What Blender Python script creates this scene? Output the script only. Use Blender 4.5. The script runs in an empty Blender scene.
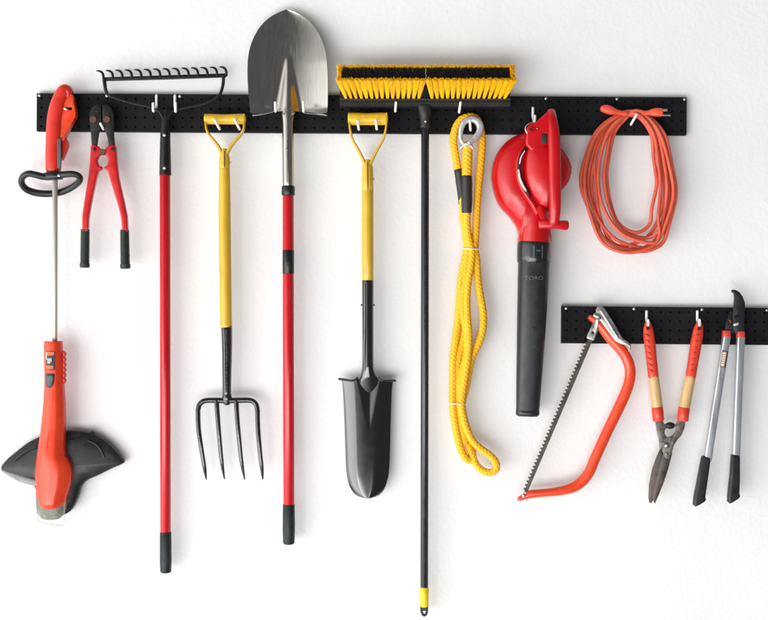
import bpy, bmesh, math, random
from mathutils import Vector, Matrix
random.seed(7)
SC = bpy.context.scene
COL = SC.collection
S = 377.0            # photo pixels per metre at the wall
D = 3.4              # camera distance from the wall
R = math.radians

# ------------------------------------------------------------------ coordinates
def P(x, y, d, K=None):
    if K is None: K = (D-d)/D
    return Vector(((x-384.0)*K/S, -d, (310.0-y)*K/S))

# ------------------------------------------------------------------ materials
def mat(name, col, rough=.5, metal=0., var=.10, vs=35., bump=0., bs=250., coat=0., spec=.5, rv=.12,
        col2=None, c2=(.55, .7), c2s=60., stretch=(1, 1, 1)):
    m = bpy.data.materials.new(name); m.use_nodes = True
    nt = m.node_tree; n = nt.nodes; L = nt.links
    b = n['Principled BSDF']
    tc = n.new('ShaderNodeTexCoord'); mp = n.new('ShaderNodeMapping'); mp.inputs['Scale'].default_value = stretch
    L.new(tc.outputs['Object'], mp.inputs['Vector'])
    nz = n.new('ShaderNodeTexNoise'); nz.inputs['Scale'].default_value = vs; nz.inputs['Detail'].default_value = 6
    L.new(mp.outputs[0], nz.inputs['Vector'])
    mx = n.new('ShaderNodeMix'); mx.data_type = 'RGBA'
    mx.inputs[6].default_value = tuple(max(0, c*(1-var)) for c in col)+(1,)
    mx.inputs[7].default_value = tuple(min(1, c*(1+var)) for c in col)+(1,)
    mr = n.new('ShaderNodeMapRange'); mr.inputs[1].default_value = .3; mr.inputs[2].default_value = .7
    L.new(nz.outputs['Fac'], mr.inputs[0]); L.new(mr.outputs[0], mx.inputs[0])
    out = mx.outputs[2]
    if col2 is not None:
        n2 = n.new('ShaderNodeTexNoise'); n2.inputs['Scale'].default_value = c2s; n2.inputs['Detail'].default_value = 8
        n2.inputs['Roughness'].default_value = .65
        L.new(mp.outputs[0], n2.inputs['Vector'])
        r2 = n.new('ShaderNodeMapRange'); r2.inputs[1].default_value = c2[0]; r2.inputs[2].default_value = c2[1]
        L.new(n2.outputs['Fac'], r2.inputs[0])
        m2 = n.new('ShaderNodeMix'); m2.data_type = 'RGBA'; m2.inputs[7].default_value = tuple(col2)+(1,)
        L.new(r2.outputs[0], m2.inputs[0]); L.new(out, m2.inputs[6]); out = m2.outputs[2]
    L.new(out, b.inputs['Base Color'])
    rr = n.new('ShaderNodeMapRange'); rr.inputs[1].default_value = .3; rr.inputs[2].default_value = .7
    rr.inputs[3].default_value = max(.03, rough-rv); rr.inputs[4].default_value = min(1, rough+rv)
    L.new(nz.outputs['Fac'], rr.inputs[0]); L.new(rr.outputs[0], b.inputs['Roughness'])
    b.inputs['Metallic'].default_value = metal
    b.inputs['Specular IOR Level'].default_value = spec
    b.inputs['Coat Weight'].default_value = coat; b.inputs['Coat Roughness'].default_value = .12
    if bump > 0:
        n3 = n.new('ShaderNodeTexNoise'); n3.inputs['Scale'].default_value = bs; n3.inputs['Detail'].default_value = 4
        L.new(mp.outputs[0], n3.inputs['Vector'])
        bp = n.new('ShaderNodeBump'); bp.inputs['Strength'].default_value = bump; bp.inputs['Distance'].default_value = .002
        L.new(n3.outputs['Fac'], bp.inputs['Height']); L.new(bp.outputs[0], b.inputs['Normal'])
    return m

M = {}
M['wall'] = mat('wall_paint', (.80, .795, .79), .62, var=.022, vs=3, spec=.3)
M['board'] = mat('board_black', (.0085, .0085, .0098), .55, var=.25, vs=20, bump=.15, bs=500, spec=.12)
M['hook'] = mat('hook_white', (.80, .79, .74), .35, var=.05)
M['screw'] = mat('screw_zinc', (.62, .62, .6), .35, 1)
M['trim_red'] = mat('trimmer_red', (.62, .025, .014), .30, var=.08, spec=.4, coat=.15)
M['trim_orange'] = mat('trimmer_orange', (.74, .052, .014), .30, var=.06, spec=.4, coat=.15)
M['blk_plastic'] = mat('black_plastic', (.011, .011, .012), .34, var=.2, spec=.42)
M['blk_dusty'] = mat('dusty_black_plastic', (.015, .015, .017), .42, var=.25, spec=.4, col2=(.045, .045, .045), c2=(.55, .8), c2s=18, bump=.2, bs=300)
M['gry_dirty'] = mat('dirty_grey', (.22, .22, .19), .75, var=.3, vs=90, col2=(.45, .44, .33), c2=(.58, .68), c2s=260, bump=.6, bs=400)
M['worn_lit_rim'] = mat('worn_lit_rim', (.27, .28, .28), .6, var=.2, vs=60, col2=(.08, .08, .08), c2=(.5, .75), c2s=60)  # worn grey with the light on the rim's inner face painted in
M['shaft_metal'] = mat('shaft_metal', (.47, .455, .41), .35, .35, var=.06, stretch=(4, 4, .3))
M['grey_panel'] = mat('grey_panel', (.09, .085, .08), .5)
M['grey_button'] = mat('grey_button', (.07, .08, .085), .4)
M['lab_black'] = mat('label_black', (.02, .018, .02), .4)
M['lab_white'] = mat('label_white', (.8, .8, .78), .4)
M['lab_orange'] = mat('label_orange', (.7, .12, .03), .4)
M['lab_brown'] = mat('label_brown', (.45, .30, .2), .5, var=.3, vs=300)
M['cut_black'] = mat('jaw_black', (.014, .0135, .0135), .45, .2, var=.3, spec=.35, col2=(.09, .045, .03), c2=(.58, .74), c2s=130, bump=.2)
M['rust'] = mat('rusty_bolt', (.13, .055, .035), .6, .4, var=.4, vs=300, bump=.4)
M['cut_red'] = mat('cutter_red', (.54, .008, .010), .32, var=.1, spec=.4, coat=.15, col2=(.16, .02, .015), c2=(.66, .72), c2s=160)
M['grip_green'] = mat('grip_dark_green', (.018, .026, .020), .55, var=.2, bump=.2)
M['red_glass'] = mat('handle_red', (.50, .006, .013), .27, var=.10, vs=50, spec=.4, coat=.15, col2=(.36, .04, .045), c2=(.57, .70), c2s=150, stretch=(1, 1, .12))
M['blk_glass'] = mat('ferrule_black', (.009, .010, .010), .28, var=.2, spec=.4)
M['grip_end'] = mat('end_grip_rubber', (.014, .019, .021), .5, var=.2, spec=.35)
M['rake_blk'] = mat('rake_black', (.009, .0095, .0095), .4, .1, var=.3, spec=.35, col2=(.07, .05, .04), c2=(.66, .78), c2s=120, bump=.2)
M['worn_steel'] = mat('worn_steel', (.22, .21, .2), .4, .9, var=.3, vs=100)
M['yel'] = mat('handle_yellow', (.62, .38, .022), .36, var=.09, vs=25, coat=.2, col2=(.36, .20, .02), c2=(.60, .80), c2s=60, stretch=(1, 1, .35))
M['yel_grip'] = mat('grip_yellow', (.72, .44, .02), .38, var=.10, vs=60, coat=.2, col2=(.36, .2, .03), c2=(.64, .8), c2s=70)
M['fork_blk'] = mat('fork_black', (.006, .006, .006), .17, var=.3, spec=.6, coat=.6, bump=.25, bs=160, col2=(.09, .085, .08), c2=(.70, .76), c2s=150)
M['steel'] = mat('stainless_blade', (.43, .41, .38), .20, 1, var=.08, vs=60, rv=.07, bump=.03, bs=160, col2=(.36, .35, .33), c2=(.45, .85), c2s=18, stretch=(4, 4, .35))
M['spade'] = mat('spade_lacquer', (.003, .003, .0035), .12, var=.2, spec=.8, coat=.7, rv=.03, bump=.05, bs=30)
M['brs_y'] = mat('bristle_yellow', (1.0, .53, .006), .5, var=.14, vs=120)
M['brs_b'] = mat('bristle_black', (.02, .018, .018), .5, var=.6, vs=300, col2=(.24, .13, .05), c2=(.60, .68), c2s=220)
M['block'] = mat('broom_block', (.017, .017, .018), .5, var=.2, bump=.15, spec=.35)
M['broom_h'] = mat('broom_handle', (.013, .014, .017), .24, var=.15, spec=.5)
M['broom_y'] = mat('broom_collar', (.85, .60, .01), .4)
M['rope'] = mat('rope_yellow', (.93, .47, .008), .5, var=.14, vs=300, bump=.5, bs=900)
M['sleeve'] = mat('black_sleeve', (.02, .02, .02), .45, bump=.2)
M['galv'] = mat('galvanised', (.66, .68, .69), .38, .7, var=.12, vs=120)
M['tie'] = mat('tie_white', (.8, .78, .62), .5)
M['blow'] = mat('blower_red', (.48, .002, .006), .27, var=.08, vs=12, spec=.42, coat=.2, rv=.06, col2=(.36, .01, .012), c2=(.66, .74), c2s=70)
M['blow_d'] = mat('blower_gap', (.03, .002, .003), .6)
M['blow_b'] = mat('blower_black', (.013, .014, .017), .42, var=.2, vs=30, bump=.08, col2=(.035, .035, .038), c2=(.58, .72), c2s=60)
M['blow_c'] = mat('blower_collar', (.010, .011, .013), .26, var=.1, coat=.3, rv=.04)
M['blow_t'] = mat('plate_black', (.010, .010, .011), .4)
M['blow_w'] = mat('letter_grey', (.10, .10, .105), .5)
M['cord'] = mat('cord_orange', (.66, .10, .05), .45, var=.12, vs=40)
M['plug'] = mat('plug_orange', (.78, .09, .04), .45)
M['brass'] = mat('plug_prong', (.7, .66, .58), .3, 1)
M['saw'] = mat('saw_orange', (.74, .060, .016), .25, var=.06, spec=.45, coat=.25, col2=(.55, .3, .2), c2=(.70, .74), c2s=170)
M['saw_bl'] = mat('saw_blade', (.075, .07, .06), .42, .6, var=.3, col2=(.16, .1, .07), c2=(.55, .75), c2s=70)
M['saw_m'] = mat('saw_clamp', (.42, .41, .38), .38, .85, var=.2, vs=80, bump=.1)
M['sh_red'] = mat('shear_red', (.64, .045, .018), .38, var=.14, vs=60, coat=.1, spec=.4, col2=(.45, .05, .03), c2=(.55, .75), c2s=60)
M['sh_wood'] = mat('shear_wood', (.62, .40, .17), .45, var=.18, vs=30, col2=(.42, .24, .09), c2=(.45, .75), c2s=60, stretch=(3, 3, .25), coat=.2)
M['sh_met'] = mat('shear_metal', (.19, .18, .16), .5, .7, var=.3, vs=90, col2=(.1, .055, .04), c2=(.48, .68), c2s=60, bump=.25)
M['sh_bl'] = mat('shear_blade', (.10, .085, .08), .45, .6, var=.35, vs=40, col2=(.12, .062, .050), c2=(.5, .75), c2s=35, bump=.2)
M['alu'] = mat('aluminium', (.50, .52, .55), .34, .8, var=.05, stretch=(3, 3, .3))
M['lop_blk'] = mat('lopper_black', (.012, .012, .015), .42, var=.2, bump=.15, spec=.4)
M['lop_red'] = mat('lopper_red', (.6, .05, .03), .4)

# wall stucco
def wall_bump():
    nt = M['wall'].node_tree; n = nt.nodes; L = nt.links
    tc = n.new('ShaderNodeTexCoord')
    a = n.new('ShaderNodeTexNoise'); a.inputs['Scale'].default_value = 75; a.inputs['Detail'].default_value = 3; a.inputs['Roughness'].default_value = .55
    b = n.new('ShaderNodeTexNoise'); b.inputs['Scale'].default_value = 5; b.inputs['Detail'].default_value = 2
    L.new(tc.outputs['Object'], a.inputs['Vector']); L.new(tc.outputs['Object'], b.inputs['Vector'])
    b1 = n.new('ShaderNodeBump'); b1.inputs['Strength'].default_value = .21; b1.inputs['Distance'].default_value = .0045
    b2 = n.new('ShaderNodeBump'); b2.inputs['Strength'].default_value = .3; b2.inputs['Distance'].default_value = .012
    L.new(b.outputs['Fac'], b2.inputs['Height']); L.new(a.outputs['Fac'], b1.inputs['Height'])
    L.new(b2.outputs[0], b1.inputs['Normal']); L.new(b1.outputs[0], n['Principled BSDF'].inputs['Normal'])
wall_bump()

# ------------------------------------------------------------------ object helpers
def thing(name, label, cat, at, group=None):
    o = bpy.data.objects.new(name, None); COL.objects.link(o)
    o.empty_display_size = .02
    o.location = P(*at); o['label'] = label; o['category'] = cat
    if group: o['group'] = group
    return o
def root_of(o):
    while o.parent: o = o.parent
    return o
def obj(name, bm, m, parent=None, at=None, angle=38, label=None, cat=None, group=None, kind=None, flat=False):
    org = root_of(parent).location.copy() if parent else (P(*at) if at else Vector())
    bmesh.ops.recalc_face_normals(bm, faces=bm.faces)
    for v in bm.verts: v.co -= org
    me = bpy.data.meshes.new(name); bm.to_mesh(me); bm.free()
    me.materials.append(M[m])
    if not flat:
        me.shade_smooth(); me.set_sharp_from_angle(angle=R(angle))
    o = bpy.data.objects.new(name, me); COL.objects.link(o)
    if parent: o.parent = parent
    else: o.location = org
    if label: o['label'] = label
    if cat: o['category'] = cat
    if group: o['group'] = group
    if kind: o['kind'] = kind
    return o
def BM(): return bmesh.new()

def cr(pts, n, closed=False):
    """Catmull-Rom through tuples."""
    out = []; N = len(pts)
    rng = range(N if closed else N-1)
    for i in rng:
        if closed: p0, p1, p2, p3 = pts[(i-1) % N], pts[i], pts[(i+1) % N], pts[(i+2) % N]
        else: p0, p1, p2, p3 = pts[max(i-1, 0)], pts[i], pts[i+1], pts[min(i+2, N-1)]
        for k in range(n):
            t = k/n; t2 = t*t; t3 = t2*t
            out.append(tuple(.5*(2*b+(c-a)*t+(2*a-5*b+4*c-d)*t2+(3*b-a-3*c+d)*t3) for a, b, c, d in zip(p0, p1, p2, p3)))
    if not closed: out.append(tuple(pts[-1]))
    return out

def tube(bm, ctrl, n=6, seg=16, cap=0, ex=2., ref=(0, 1, 0), mod=None, closed=False):
    """ctrl: (x, y, d, r[, rdepth]) in photo pixels (d in metres)."""
    ctrl = [tuple(c) if len(c) == 5 else tuple(c)+(c[3],) for c in ctrl]
    pts = cr(ctrl, n, closed) if n > 1 else ctrl
    W = []
    for (x, y, d, ra, rb) in pts:
        k = (D-d)/D/S
        W.append((P(x, y, d), max(ra, .02)*k, max(rb, .02)*k))
    if not closed and cap is not None:
        def capr(e0, e1):
            p, ra, rb = e0; t = (p-e1[0]).normalized(); c = []
            if cap == 1:
                for a in (20, 40, 60, 78):
                    c.append((p+t*math.sin(R(a))*min(ra, rb), ra*math.cos(R(a)), rb*math.cos(R(a))))
            else:
                q = min(ra, rb)*.22
                c.append((p+t*q*.4, ra-q*.3, rb-q*.3)); c.append((p+t*q, ra-q, rb-q))
            return c
        a = capr(W[0], W[1]); b = capr(W[-1], W[-2])
        W = a[::-1]+W+b
    ref = Vector(ref); rings = []; N = len(W); s = 0
    for i in range(N):
        if closed: T = W[(i+1) % N][0]-W[(i-1) % N][0]
        else: T = W[min(i+1, N-1)][0]-W[max(i-1, 0)][0]
        T.normalize()
        if i: s += (W[i][0]-W[i-1][0]).length
        Nn = ref-T*ref.dot(T); Nn.normalize(); Sd = T.cross(Nn)
        ring = []
        for k in range(seg):
            ph = 2*math.pi*k/seg
            c, sn = math.cos(ph), math.sin(ph)
            if ex != 2:
                c = math.copysign(abs(c)**(2/ex), c); sn = math.copysign(abs(sn)**(2/ex), sn)
            q = mod(s*S, ph) if mod else 1
            ring.append(bm.verts.new(W[i][0]+Sd*(W[i][1]*c*q)+Nn*(W[i][2]*sn*q)))
        rings.append(ring)
    for i in range(N if closed else N-1):
        a, b = rings[i], rings[(i+1) % N]
        for k in range(seg):
            bm.faces.new((a[k], a[(k+1) % seg], b[(k+1) % seg], b[k]))
    if not closed:
        bm.faces.new(rings[0]); bm.faces.new(rings[-1][::-1])
    return bm

def plate(bm, outer, d0, d1, bev=.6, holes=(), K=None, segs=2, smooth=0):
    """flat piece: outline in px, from depth d0 (back) to d1 (front)"""
    if K is None: K = (D-(d0+d1)/2)/D
    tb = bmesh.new(); edges = []
    if smooth: outer = [p[:2] for p in cr(outer, smooth, True)]
    for loop in [outer]+list(holes):
        vs = [tb.verts.new(P(p[0], p[1], d1, K)) for p in loop]
        for i in range(len(vs)): edges.append(tb.edges.new((vs[i], vs[(i+1) % len(vs)])))
    bmesh.ops.triangle_fill(tb, use_beauty=True, edges=edges)
    fs = list(tb.faces)
    r = bmesh.ops.extrude_face_region(tb, geom=fs)
    for v in r['geom']:
        if isinstance(v, bmesh.types.BMVert): v.co.y = -d0
    bmesh.ops.recalc_face_normals(tb, faces=tb.faces)
    bmesh.ops.dissolve_limit(tb, angle_limit=.001, verts=tb.verts, edges=tb.edges)
    if bev > 0:
        es = [e for e in tb.edges if len(e.link_faces) == 2 and abs(e.verts[0].co.y-e.verts[1].co.y) < 1e-7 and e.calc_face_angle(0) > .6]
        bmesh.ops.bevel(tb, geom=es, offset=bev*K/S, segments=segs, affect='EDGES', profile=.5, clamp_overlap=True)
    join(bm, tb)
    return bm
def join(bm, tb):
    me = bpy.data.meshes.new('t'); tb.to_mesh(me); tb.free(); bm.from_mesh(me); bpy.data.meshes.remove(me)

def circ(cx, cy, r, n=16, ry=None):
    ry = ry or r
    return [(cx+r*math.cos(2*math.pi*i/n), cy+ry*math.sin(2*math.pi*i/n)) for i in range(n)]

def disc(bm, cx, cy, r, d0, d1, dome=.3, seg=16):
    """round head (bolt, rivet): axis towards the viewer"""
    K = (D-d0)/D; rings = []
    prof = [(1, 0), (1, .55), (.93, .8), (.75, .93), (.4, 1), (0.05, 1)] if dome else [(1, 0), (1, .85), (.9, 1), (.05, 1)]
    for (rr, h) in prof:
        rings.append([bm.verts.new(P(x, y, d0+(d1-d0)*h, K)) for x, y in circ(cx, cy, r*rr, seg)])
    for a, b in zip(rings, rings[1:]):
        for k in range(seg): bm.faces.new((a[k], a[(k+1) % seg], b[(k+1) % seg], b[k]))
    bm.faces.new(rings[-1])
    return bm

def inflate(bm, outline, c, d0, H, prof, n=5, rings=14, back=None):
    """domed shell over a star-shaped outline; prof(s) 0..1 at s=1 rim .. s=0 centre"""
    K = (D-d0)/D; o = [p[:2] for p in cr(outline, n, True)]
    rs = []
    if back is not None: rs.append([bm.verts.new(P(x, y, back, K)) for x, y in o])
    for i in range(rings):
        s = 1-(i/rings)**1.5 if i < rings else 0
        s = math.cos(math.pi/2*i/rings)
        rs.append([bm.verts.new(P(c[0]+(x-c[0])*s, c[1]+(y-c[1])*s, d0+H*prof(s), K)) for x, y in o])
    cv = bm.verts.new(P(c[0], c[1], d0+H*prof(0), K)); N = len(o)
    for a, b in zip(rs, rs[1:]):
        for k in range(N): bm.faces.new((a[k], a[(k+1) % N], b[(k+1) % N], b[k]))
    for k in range(N): bm.faces.new((rs[-1][k], rs[-1][(k+1) % N], cv))
    bm.faces.new(rs[0][::-1])
    return bm

def sheet(bm, rows, dfun, n=5, cols=40, th=.002, yoff=None):
    """blade: rows (y, xl, xr); dfun(x,y,u) depth; thickness th"""
    rr = cr(rows, n); F = []; B = []
    for (y, xl, xr) in rr:
        f = []; b = []
        for k in range(cols+1):
            u = -1+2*k/cols; x = (xl+xr)/2+(xr-xl)/2*u
            yy = y+(yoff(u, y) if yoff else 0)
            d = dfun(x, yy, u)
            f.append(bm.verts.new(P(x, yy, d, KS))); b.append(bm.verts.new(P(x, yy, d-th, KS)))
        F.append(f); B.append(b)
    nr = len(F)
    for G, fl in ((F, 0), (B, 1)):
        for i in range(nr-1):
            for k in range(cols):
                q = (G[i][k], G[i][k+1], G[i+1][k+1], G[i+1][k])
                bm.faces.new(q if not fl else q[::-1])
    rim = [(F[0][k], B[0][k]) for k in range(cols+1)]+[(F[i][cols], B[i][cols]) for i in range(1, nr)] + \
          [(F[-1][k], B[-1][k]) for k in range(cols-1, -1, -1)]+[(F[i][0], B[i][0]) for i in range(nr-2, 0, -1)]
    for i in range(len(rim)):
        a, b = rim[i], rim[(i+1) % len(rim)]
        bm.faces.new((a[0], a[1], b[1], b[0]))
    return bm
KS = (D-.04)/D
K0 = (D-.055)/D     # frame of the curved bodies the stickers follow

def patch(bm, outline, surf, off=.0006, sub=5, th=.0006):
    """thin sticker following a curved surface: outline is a quad (4 px points)"""
    (a, b, c, d) = outline; V = []
    for j in range(sub+1):
        row = []
        for i in range(sub+1):
            s, t = i/sub, j/sub
            x = (a[0]*(1-s)+b[0]*s)*(1-t)+(d[0]*(1-s)+c[0]*s)*t
            y = (a[1]*(1-s)+b[1]*s)*(1-t)+(d[1]*(1-s)+c[1]*s)*t
            dd = surf(x, y)
            row.append((bm.verts.new(P(x, y, dd+off+th, K0)), bm.verts.new(P(x, y, dd+off*.2, K0))))
        V.append(row)
    for j in range(sub):
        for i in range(sub):
            bm.faces.new([V[j][i][0], V[j][i+1][0], V[j+1][i+1][0], V[j+1][i][0]])
    rim = [V[0][i] for i in range(sub+1)]+[V[j][sub] for j in range(1, sub+1)]+[V[sub][i] for i in range(sub-1, -1, -1)]+[V[j][0] for j in range(sub-1, 0, -1)]
    for i in range(len(rim)):
        p, q = rim[i], rim[(i+1) % len(rim)]
        bm.faces.new((p[0], p[1], q[1], q[0]))
    return bm

def text(bm, s, cx, cy, h, surf, ang=0, off=.0012, sx=1.):
    cu = bpy.data.curves.new('t', 'FONT'); cu.body = s; cu.size = 1; cu.align_x = 'CENTER'; cu.align_y = 'CENTER'
    to = bpy.data.objects.new('t', cu); COL.objects.link(to)
    dg = bpy.context.evaluated_depsgraph_get()
    me = bpy.data.meshes.new_from_object(to.evaluated_get(dg))
    vs = []
    for v in me.vertices:
        x, y = v.co.x*h*1.35*sx, -v.co.y*h*1.35
        X = cx+x*math.cos(ang)-y*math.sin(ang); Y = cy+x*math.sin(ang)+y*math.cos(ang)
        dd = surf(X, Y); vs.append(bm.verts.new(P(X, Y, dd+off, K0)))
    for p in me.polygons:
        try: bm.faces.new([vs[i] for i in p.vertices])
        except ValueError: pass
    bpy.data.objects.remove(to); bpy.data.meshes.remove(me); bpy.data.curves.remove(cu)
    return bm

# ------------------------------------------------------------------ wall
b = BM(); vs = [b.verts.new(p) for p in ((-2.6, 0, -1.5), (2.6, 0, -1.5), (2.6, 0, 1.5), (-2.6, 0, 1.5))]; b.faces.new(vs)
vs2 = [b.verts.new(v.co+Vector((0, .12, 0))) for v in vs]
b.faces.new(vs2[::-1])
for i in range(4): b.faces.new((vs[i], vs[(i+1) % 4], vs2[(i+1) % 4], vs2[i]))
obj('wall', b, 'wall', kind='structure', flat=True)

# ------------------------------------------------------------------ pegboards
def pegboard(label, x0, y0, x1, y1, h, cols, screws):
    d1, d0 = .020, .001
    t = thing('pegboard', label, 'pegboard', (x0, y0, 0), 'black pegboard strips')
    K = (D-d1)/D
    L = math.hypot(x1-x0, y1-y0); ex = ((x1-x0)/L, (y1-y0)/L); ey = (-ex[1], ex[0])
    def Q(a, c, d): return P(x0+ex[0]*a+ey[0]*c, y0+ex[1]*a+ey[1]*c, d, K)
    b = BM(); nr = 4; pw = L/cols; ph = h/nr; seg = 12; r = 1.12; cache = {}
    def V(a, c, d):
        k = (round(a, 3), round(c, 3), round(d, 5))
        if k not in cache: cache[k] = b.verts.new(Q(a, c, d))
        return cache[k]
    for i in range(cols):
        for j in range(nr):
            cx, cy = (i+.5)*pw, (j+.5)*ph; sq = []; ri = []; ri2 = []; rb = []
            for k in range(seg):
                an = 2*math.pi*k/seg + math.pi/4
                c, s = math.cos(an), math.sin(an); m = max(abs(c), abs(s))
                sq.append(V(cx+c/m*pw/2, cy+s/m*ph/2, d1))
                ri.append(V(cx+c*(r+.25), cy+s*(r+.25), d1)); ri2.append(V(cx+c*r, cy+s*r, d1-.0004)); rb.append(V(cx+c*r, cy+s*r, d1-.006))
            for k in range(seg):
                q = (k+1) % seg
                b.faces.new((sq[k], sq[q], ri[q], ri[k])); b.faces.new((ri[k], ri[q], ri2[q], ri2[k]))
                b.faces.new((ri2[k], ri2[q], rb[q], rb[k]))
            b.faces.new(rb)
    # rim: rounded lip then sides back to the wall
    e = .35
    def loop(g, d): return [b.verts.new(Q(-g, -g, d)), b.verts.new(Q(L+g, -g, d)), b.verts.new(Q(L+g, h+g, d)), b.verts.new(Q(-g, h+g, d))]
    l0, l1, l2 = loop(0, d1), loop(e, d1-.0010), loop(e, d0)
    for a, c in ((l0, l1), (l1, l2)):
        for k in range(4): b.faces.new((a[k], a[(k+1) % 4], c[(k+1) % 4], c[k]))
    obj('panel', b, 'board', t, angle=25)
    for s in screws:
        b = disc(BM(), x0+ex[0]*(s-x0)*1.0, y0+ex[1]*(s-x0)+1.9, 1.45, d1-.001, d1+.0022, seg=14)
        obj('screw', b, 'screw', t)
    return t
pegboard('long black perforated pegboard strip screwed along the top of the wall', 37, 93.4, 686.5, 97.4, 37.2, 69, [39.5, 107, 180, 253, 326, 399, 472, 546, 617, 684.5])
pegboard('short black pegboard strip at lower right behind the saw, shears and loppers', 562.3, 306.4, 769.5, 308.2, 36.6, 22, [566, 634, 702, 767])

# ------------------------------------------------------------------ hooks
def hook(label, pts, r=1.35):
    b = tube(BM(), [(x, y, d, r) for x, y, d in pts], n=5, seg=10, cap=1, ref=(1, 0, 0))
    x, y, d = pts[0]
    obj('peg_hook', b, 'hook', at=(x, y, d), label=label, cat='hook', group='white peg hooks on the pegboards')
def hook_s(label, x, y0, y1, tx, ty0, ty1, dd=.055, r=1.35):
    """visible stem on the board, arm coming forward, tip turned up"""
    hook(label, [(x, y0, .0215), (x, (y0+y1)/2, .023), (x, y1-1.2, .0235), (x+(tx-x)*.2, y1+.8, .028), ((x+tx)/2, (y1+ty1)/2+.6, .04), (tx-(tx-x)*.1, ty1, dd-.005), (tx, ty1-2, dd), (tx, ty0, dd+.002)], r)
def hook_t(label, x0, y0, x1, y1, dd=.07, r=1.3, d00=.017):
    """arm under the tool: (x0,y0) low point, (x1,y1) tip"""
    hook(label, [(x0*.75+384*.25*0+x0*.25, y0-1, d00), (x0, y0-.3, .03), (x0, y0, dd-.014), (x0+(x1-x0)*.25, y0+(y1-y0)*.25, dd-.004), (x0+(x1-x0)*.6, y0+(y1-y0)*.6, dd), (x1, y1, dd+.002)], r)
hook_t('white peg hook holding the orange trimmer handle at the board\'s left end', 68, 110.6, 64.8, 108.6, .066, 1.1)
hook_t('white peg hook through the black jaws of the bolt cutters', 103.4, 129, 100.6, 123.6, .062)
hook_s('left white peg hook under the bow of the garden rake', 156.5, 95.5, 107.5, 153.2, 103.5, 111, .06)
hook_s('right white peg hook beside the rake socket', 175, 95.5, 107, 175.6, 103, 111.3, .055)
hook_t('left white peg hook under the yellow grip of the digging fork', 219.6, 128.8, 214.2, 119.2, .082)
hook_t('right white peg hook under the yellow grip of the digging fork', 239.6, 129, 234.6, 119.2, .082)
hook_t('white peg hook under the left shoulder of the steel shovel blade', 275.6, 111.2, 275.2, 102.5, .082)
hook_t('white peg hook under the right shoulder of the steel shovel blade', 303.6, 111.2, 303.4, 101.8, .082)
hook_t('left white peg hook under the yellow grip of the black spade', 358.8, 129.2, 357.8, 120.8, .082)
hook_t('right white peg hook under the yellow grip of the black spade', 376.8, 129, 376, 120.3, .082)
hook_t('white peg hook under the left half of the push broom head', 395.4, 111, 396, 102.5, .092)
hook_t('white peg hook under the right half of the push broom head', 459.2, 112, 460.6, 102.5, .092)
hook_t('white peg hook through the metal eye of the yellow tow rope', 470.6, 130, 469.8, 120.5, .075)
hook_s('white peg hook carrying the red leaf blower by its wire loop', 533, 108, 118, 535, 116, 122.5, .06)
hook_t('white peg hook holding the coiled orange extension cord', 631, 124.3, 636.6, 114.6, .07)
hook_t('white peg hook under the clamp of the bow saw', 596.4, 328, 597.2, 320.6, .062)
hook_s('white peg hook in the left handle of the hedge shears', 646.6, 311.5, 321, 648.2, 320.5, 326.5, .058)
hook_s('white peg hook in the right handle of the hedge shears', 697.4, 311.5, 321, 699.6, 320, 326.5, .058)
hook('white peg hook stub poking through the black joint of the loppers', [(737.8, 322.5, .017), (737.8, 323.2, .05), (737.6, 323.8, .066), (736, 324.3, .071), (734.6, 324.8, .072)], 1.2)

# ------------------------------------------------------------------ string trimmer
t = thing('string_trimmer', 'orange electric string trimmer with grey metal shaft and black cutting guard', 'string trimmer', (54, 120, .05))
b = BM()
tube(b, [(53.4, 169.5, .055, 7.4, 8), (53.6, 155, .055, 7.8, 9), (54.6, 135, .055, 8.2, 9), (55.6, 119, .055, 8.1, 9), (58, 106, .055, 7.8, 9), (61.6, 96.5, .055, 7.3, 8.5), (65.4, 91, .055, 6.9, 8), (68.3, 92.2, .055, 5.2, 7), (68.8, 96, .055, 3.6, 6)], n=6, seg=22, cap=1, ex=2.5)
handle = obj('handle', b, 'trim_red', t, angle=60)
b = plate(BM(), [(70, 91), (74, 97), (77, 112), (76.8, 117), (73, 124), (69, 131), (66.2, 137), (65.8, 141), (61, 142), (59, 120), (61, 103)], .040, .068, 1.2, holes=[[(66, 108), (72.5, 107.6), (73.3, 109), (72.5, 110.6), (66, 110.6)]])
obj('hand_guard', b, 'trim_orange', t)
b = plate(BM(), [(61, 136), (65.6, 137), (68.6, 142), (69, 146), (67, 152), (63.5, 160), (60.5, 161)], .045, .062, 1.)
obj('trigger', b, 'trim_red', t)
b = plate(BM(), [(57.2, 139), (61, 138), (61.3, 160), (60.6, 168), (57.6, 168.5)], .070, .0765, .4)
obj('side_panel', b, 'grey_panel', t)
b = tube(BM(), [(55, 168, .055, 2.75), (55, 250, .053, 2.65), (54.8, 345, .055, 2.65)], n=1, seg=20, cap=0)
obj('shaft', b, 'shaft_metal', t)
b = tube(BM(), [(54.6, 170.4, .055, 4.2), (54.6, 173.4, .055, 4.2)], n=1, seg=20)
obj('collar_ring', b, 'shaft_metal', t)
lp = [(54, 175.6, .078, 3.4), (44, 176.6, .080, 3.5), (36, 174.8, .084, 3.4), (28.5, 173.6, .086, 3.3), (22.8, 176.8, .080, 3.2), (21.6, 182.5, .068, 3.3), (25.5, 188.5, .055, 3.5), (33, 192, .045, 3.6), (43, 193.6, .038, 3.6), (54, 193.3, .036, 3.5), (64, 191, .038, 3.5), (73, 186.6, .048, 3.3), (79, 181.5, .064, 3.2), (79.6, 177, .08, 3.1), (74.6, 174.2, .086, 3.2), (66, 174.2, .084, 3.4)]
b = tube(BM(), lp, n=6, seg=16, closed=True)
obj('loop_handle', b, 'blk_plastic', t, angle=70)
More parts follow.
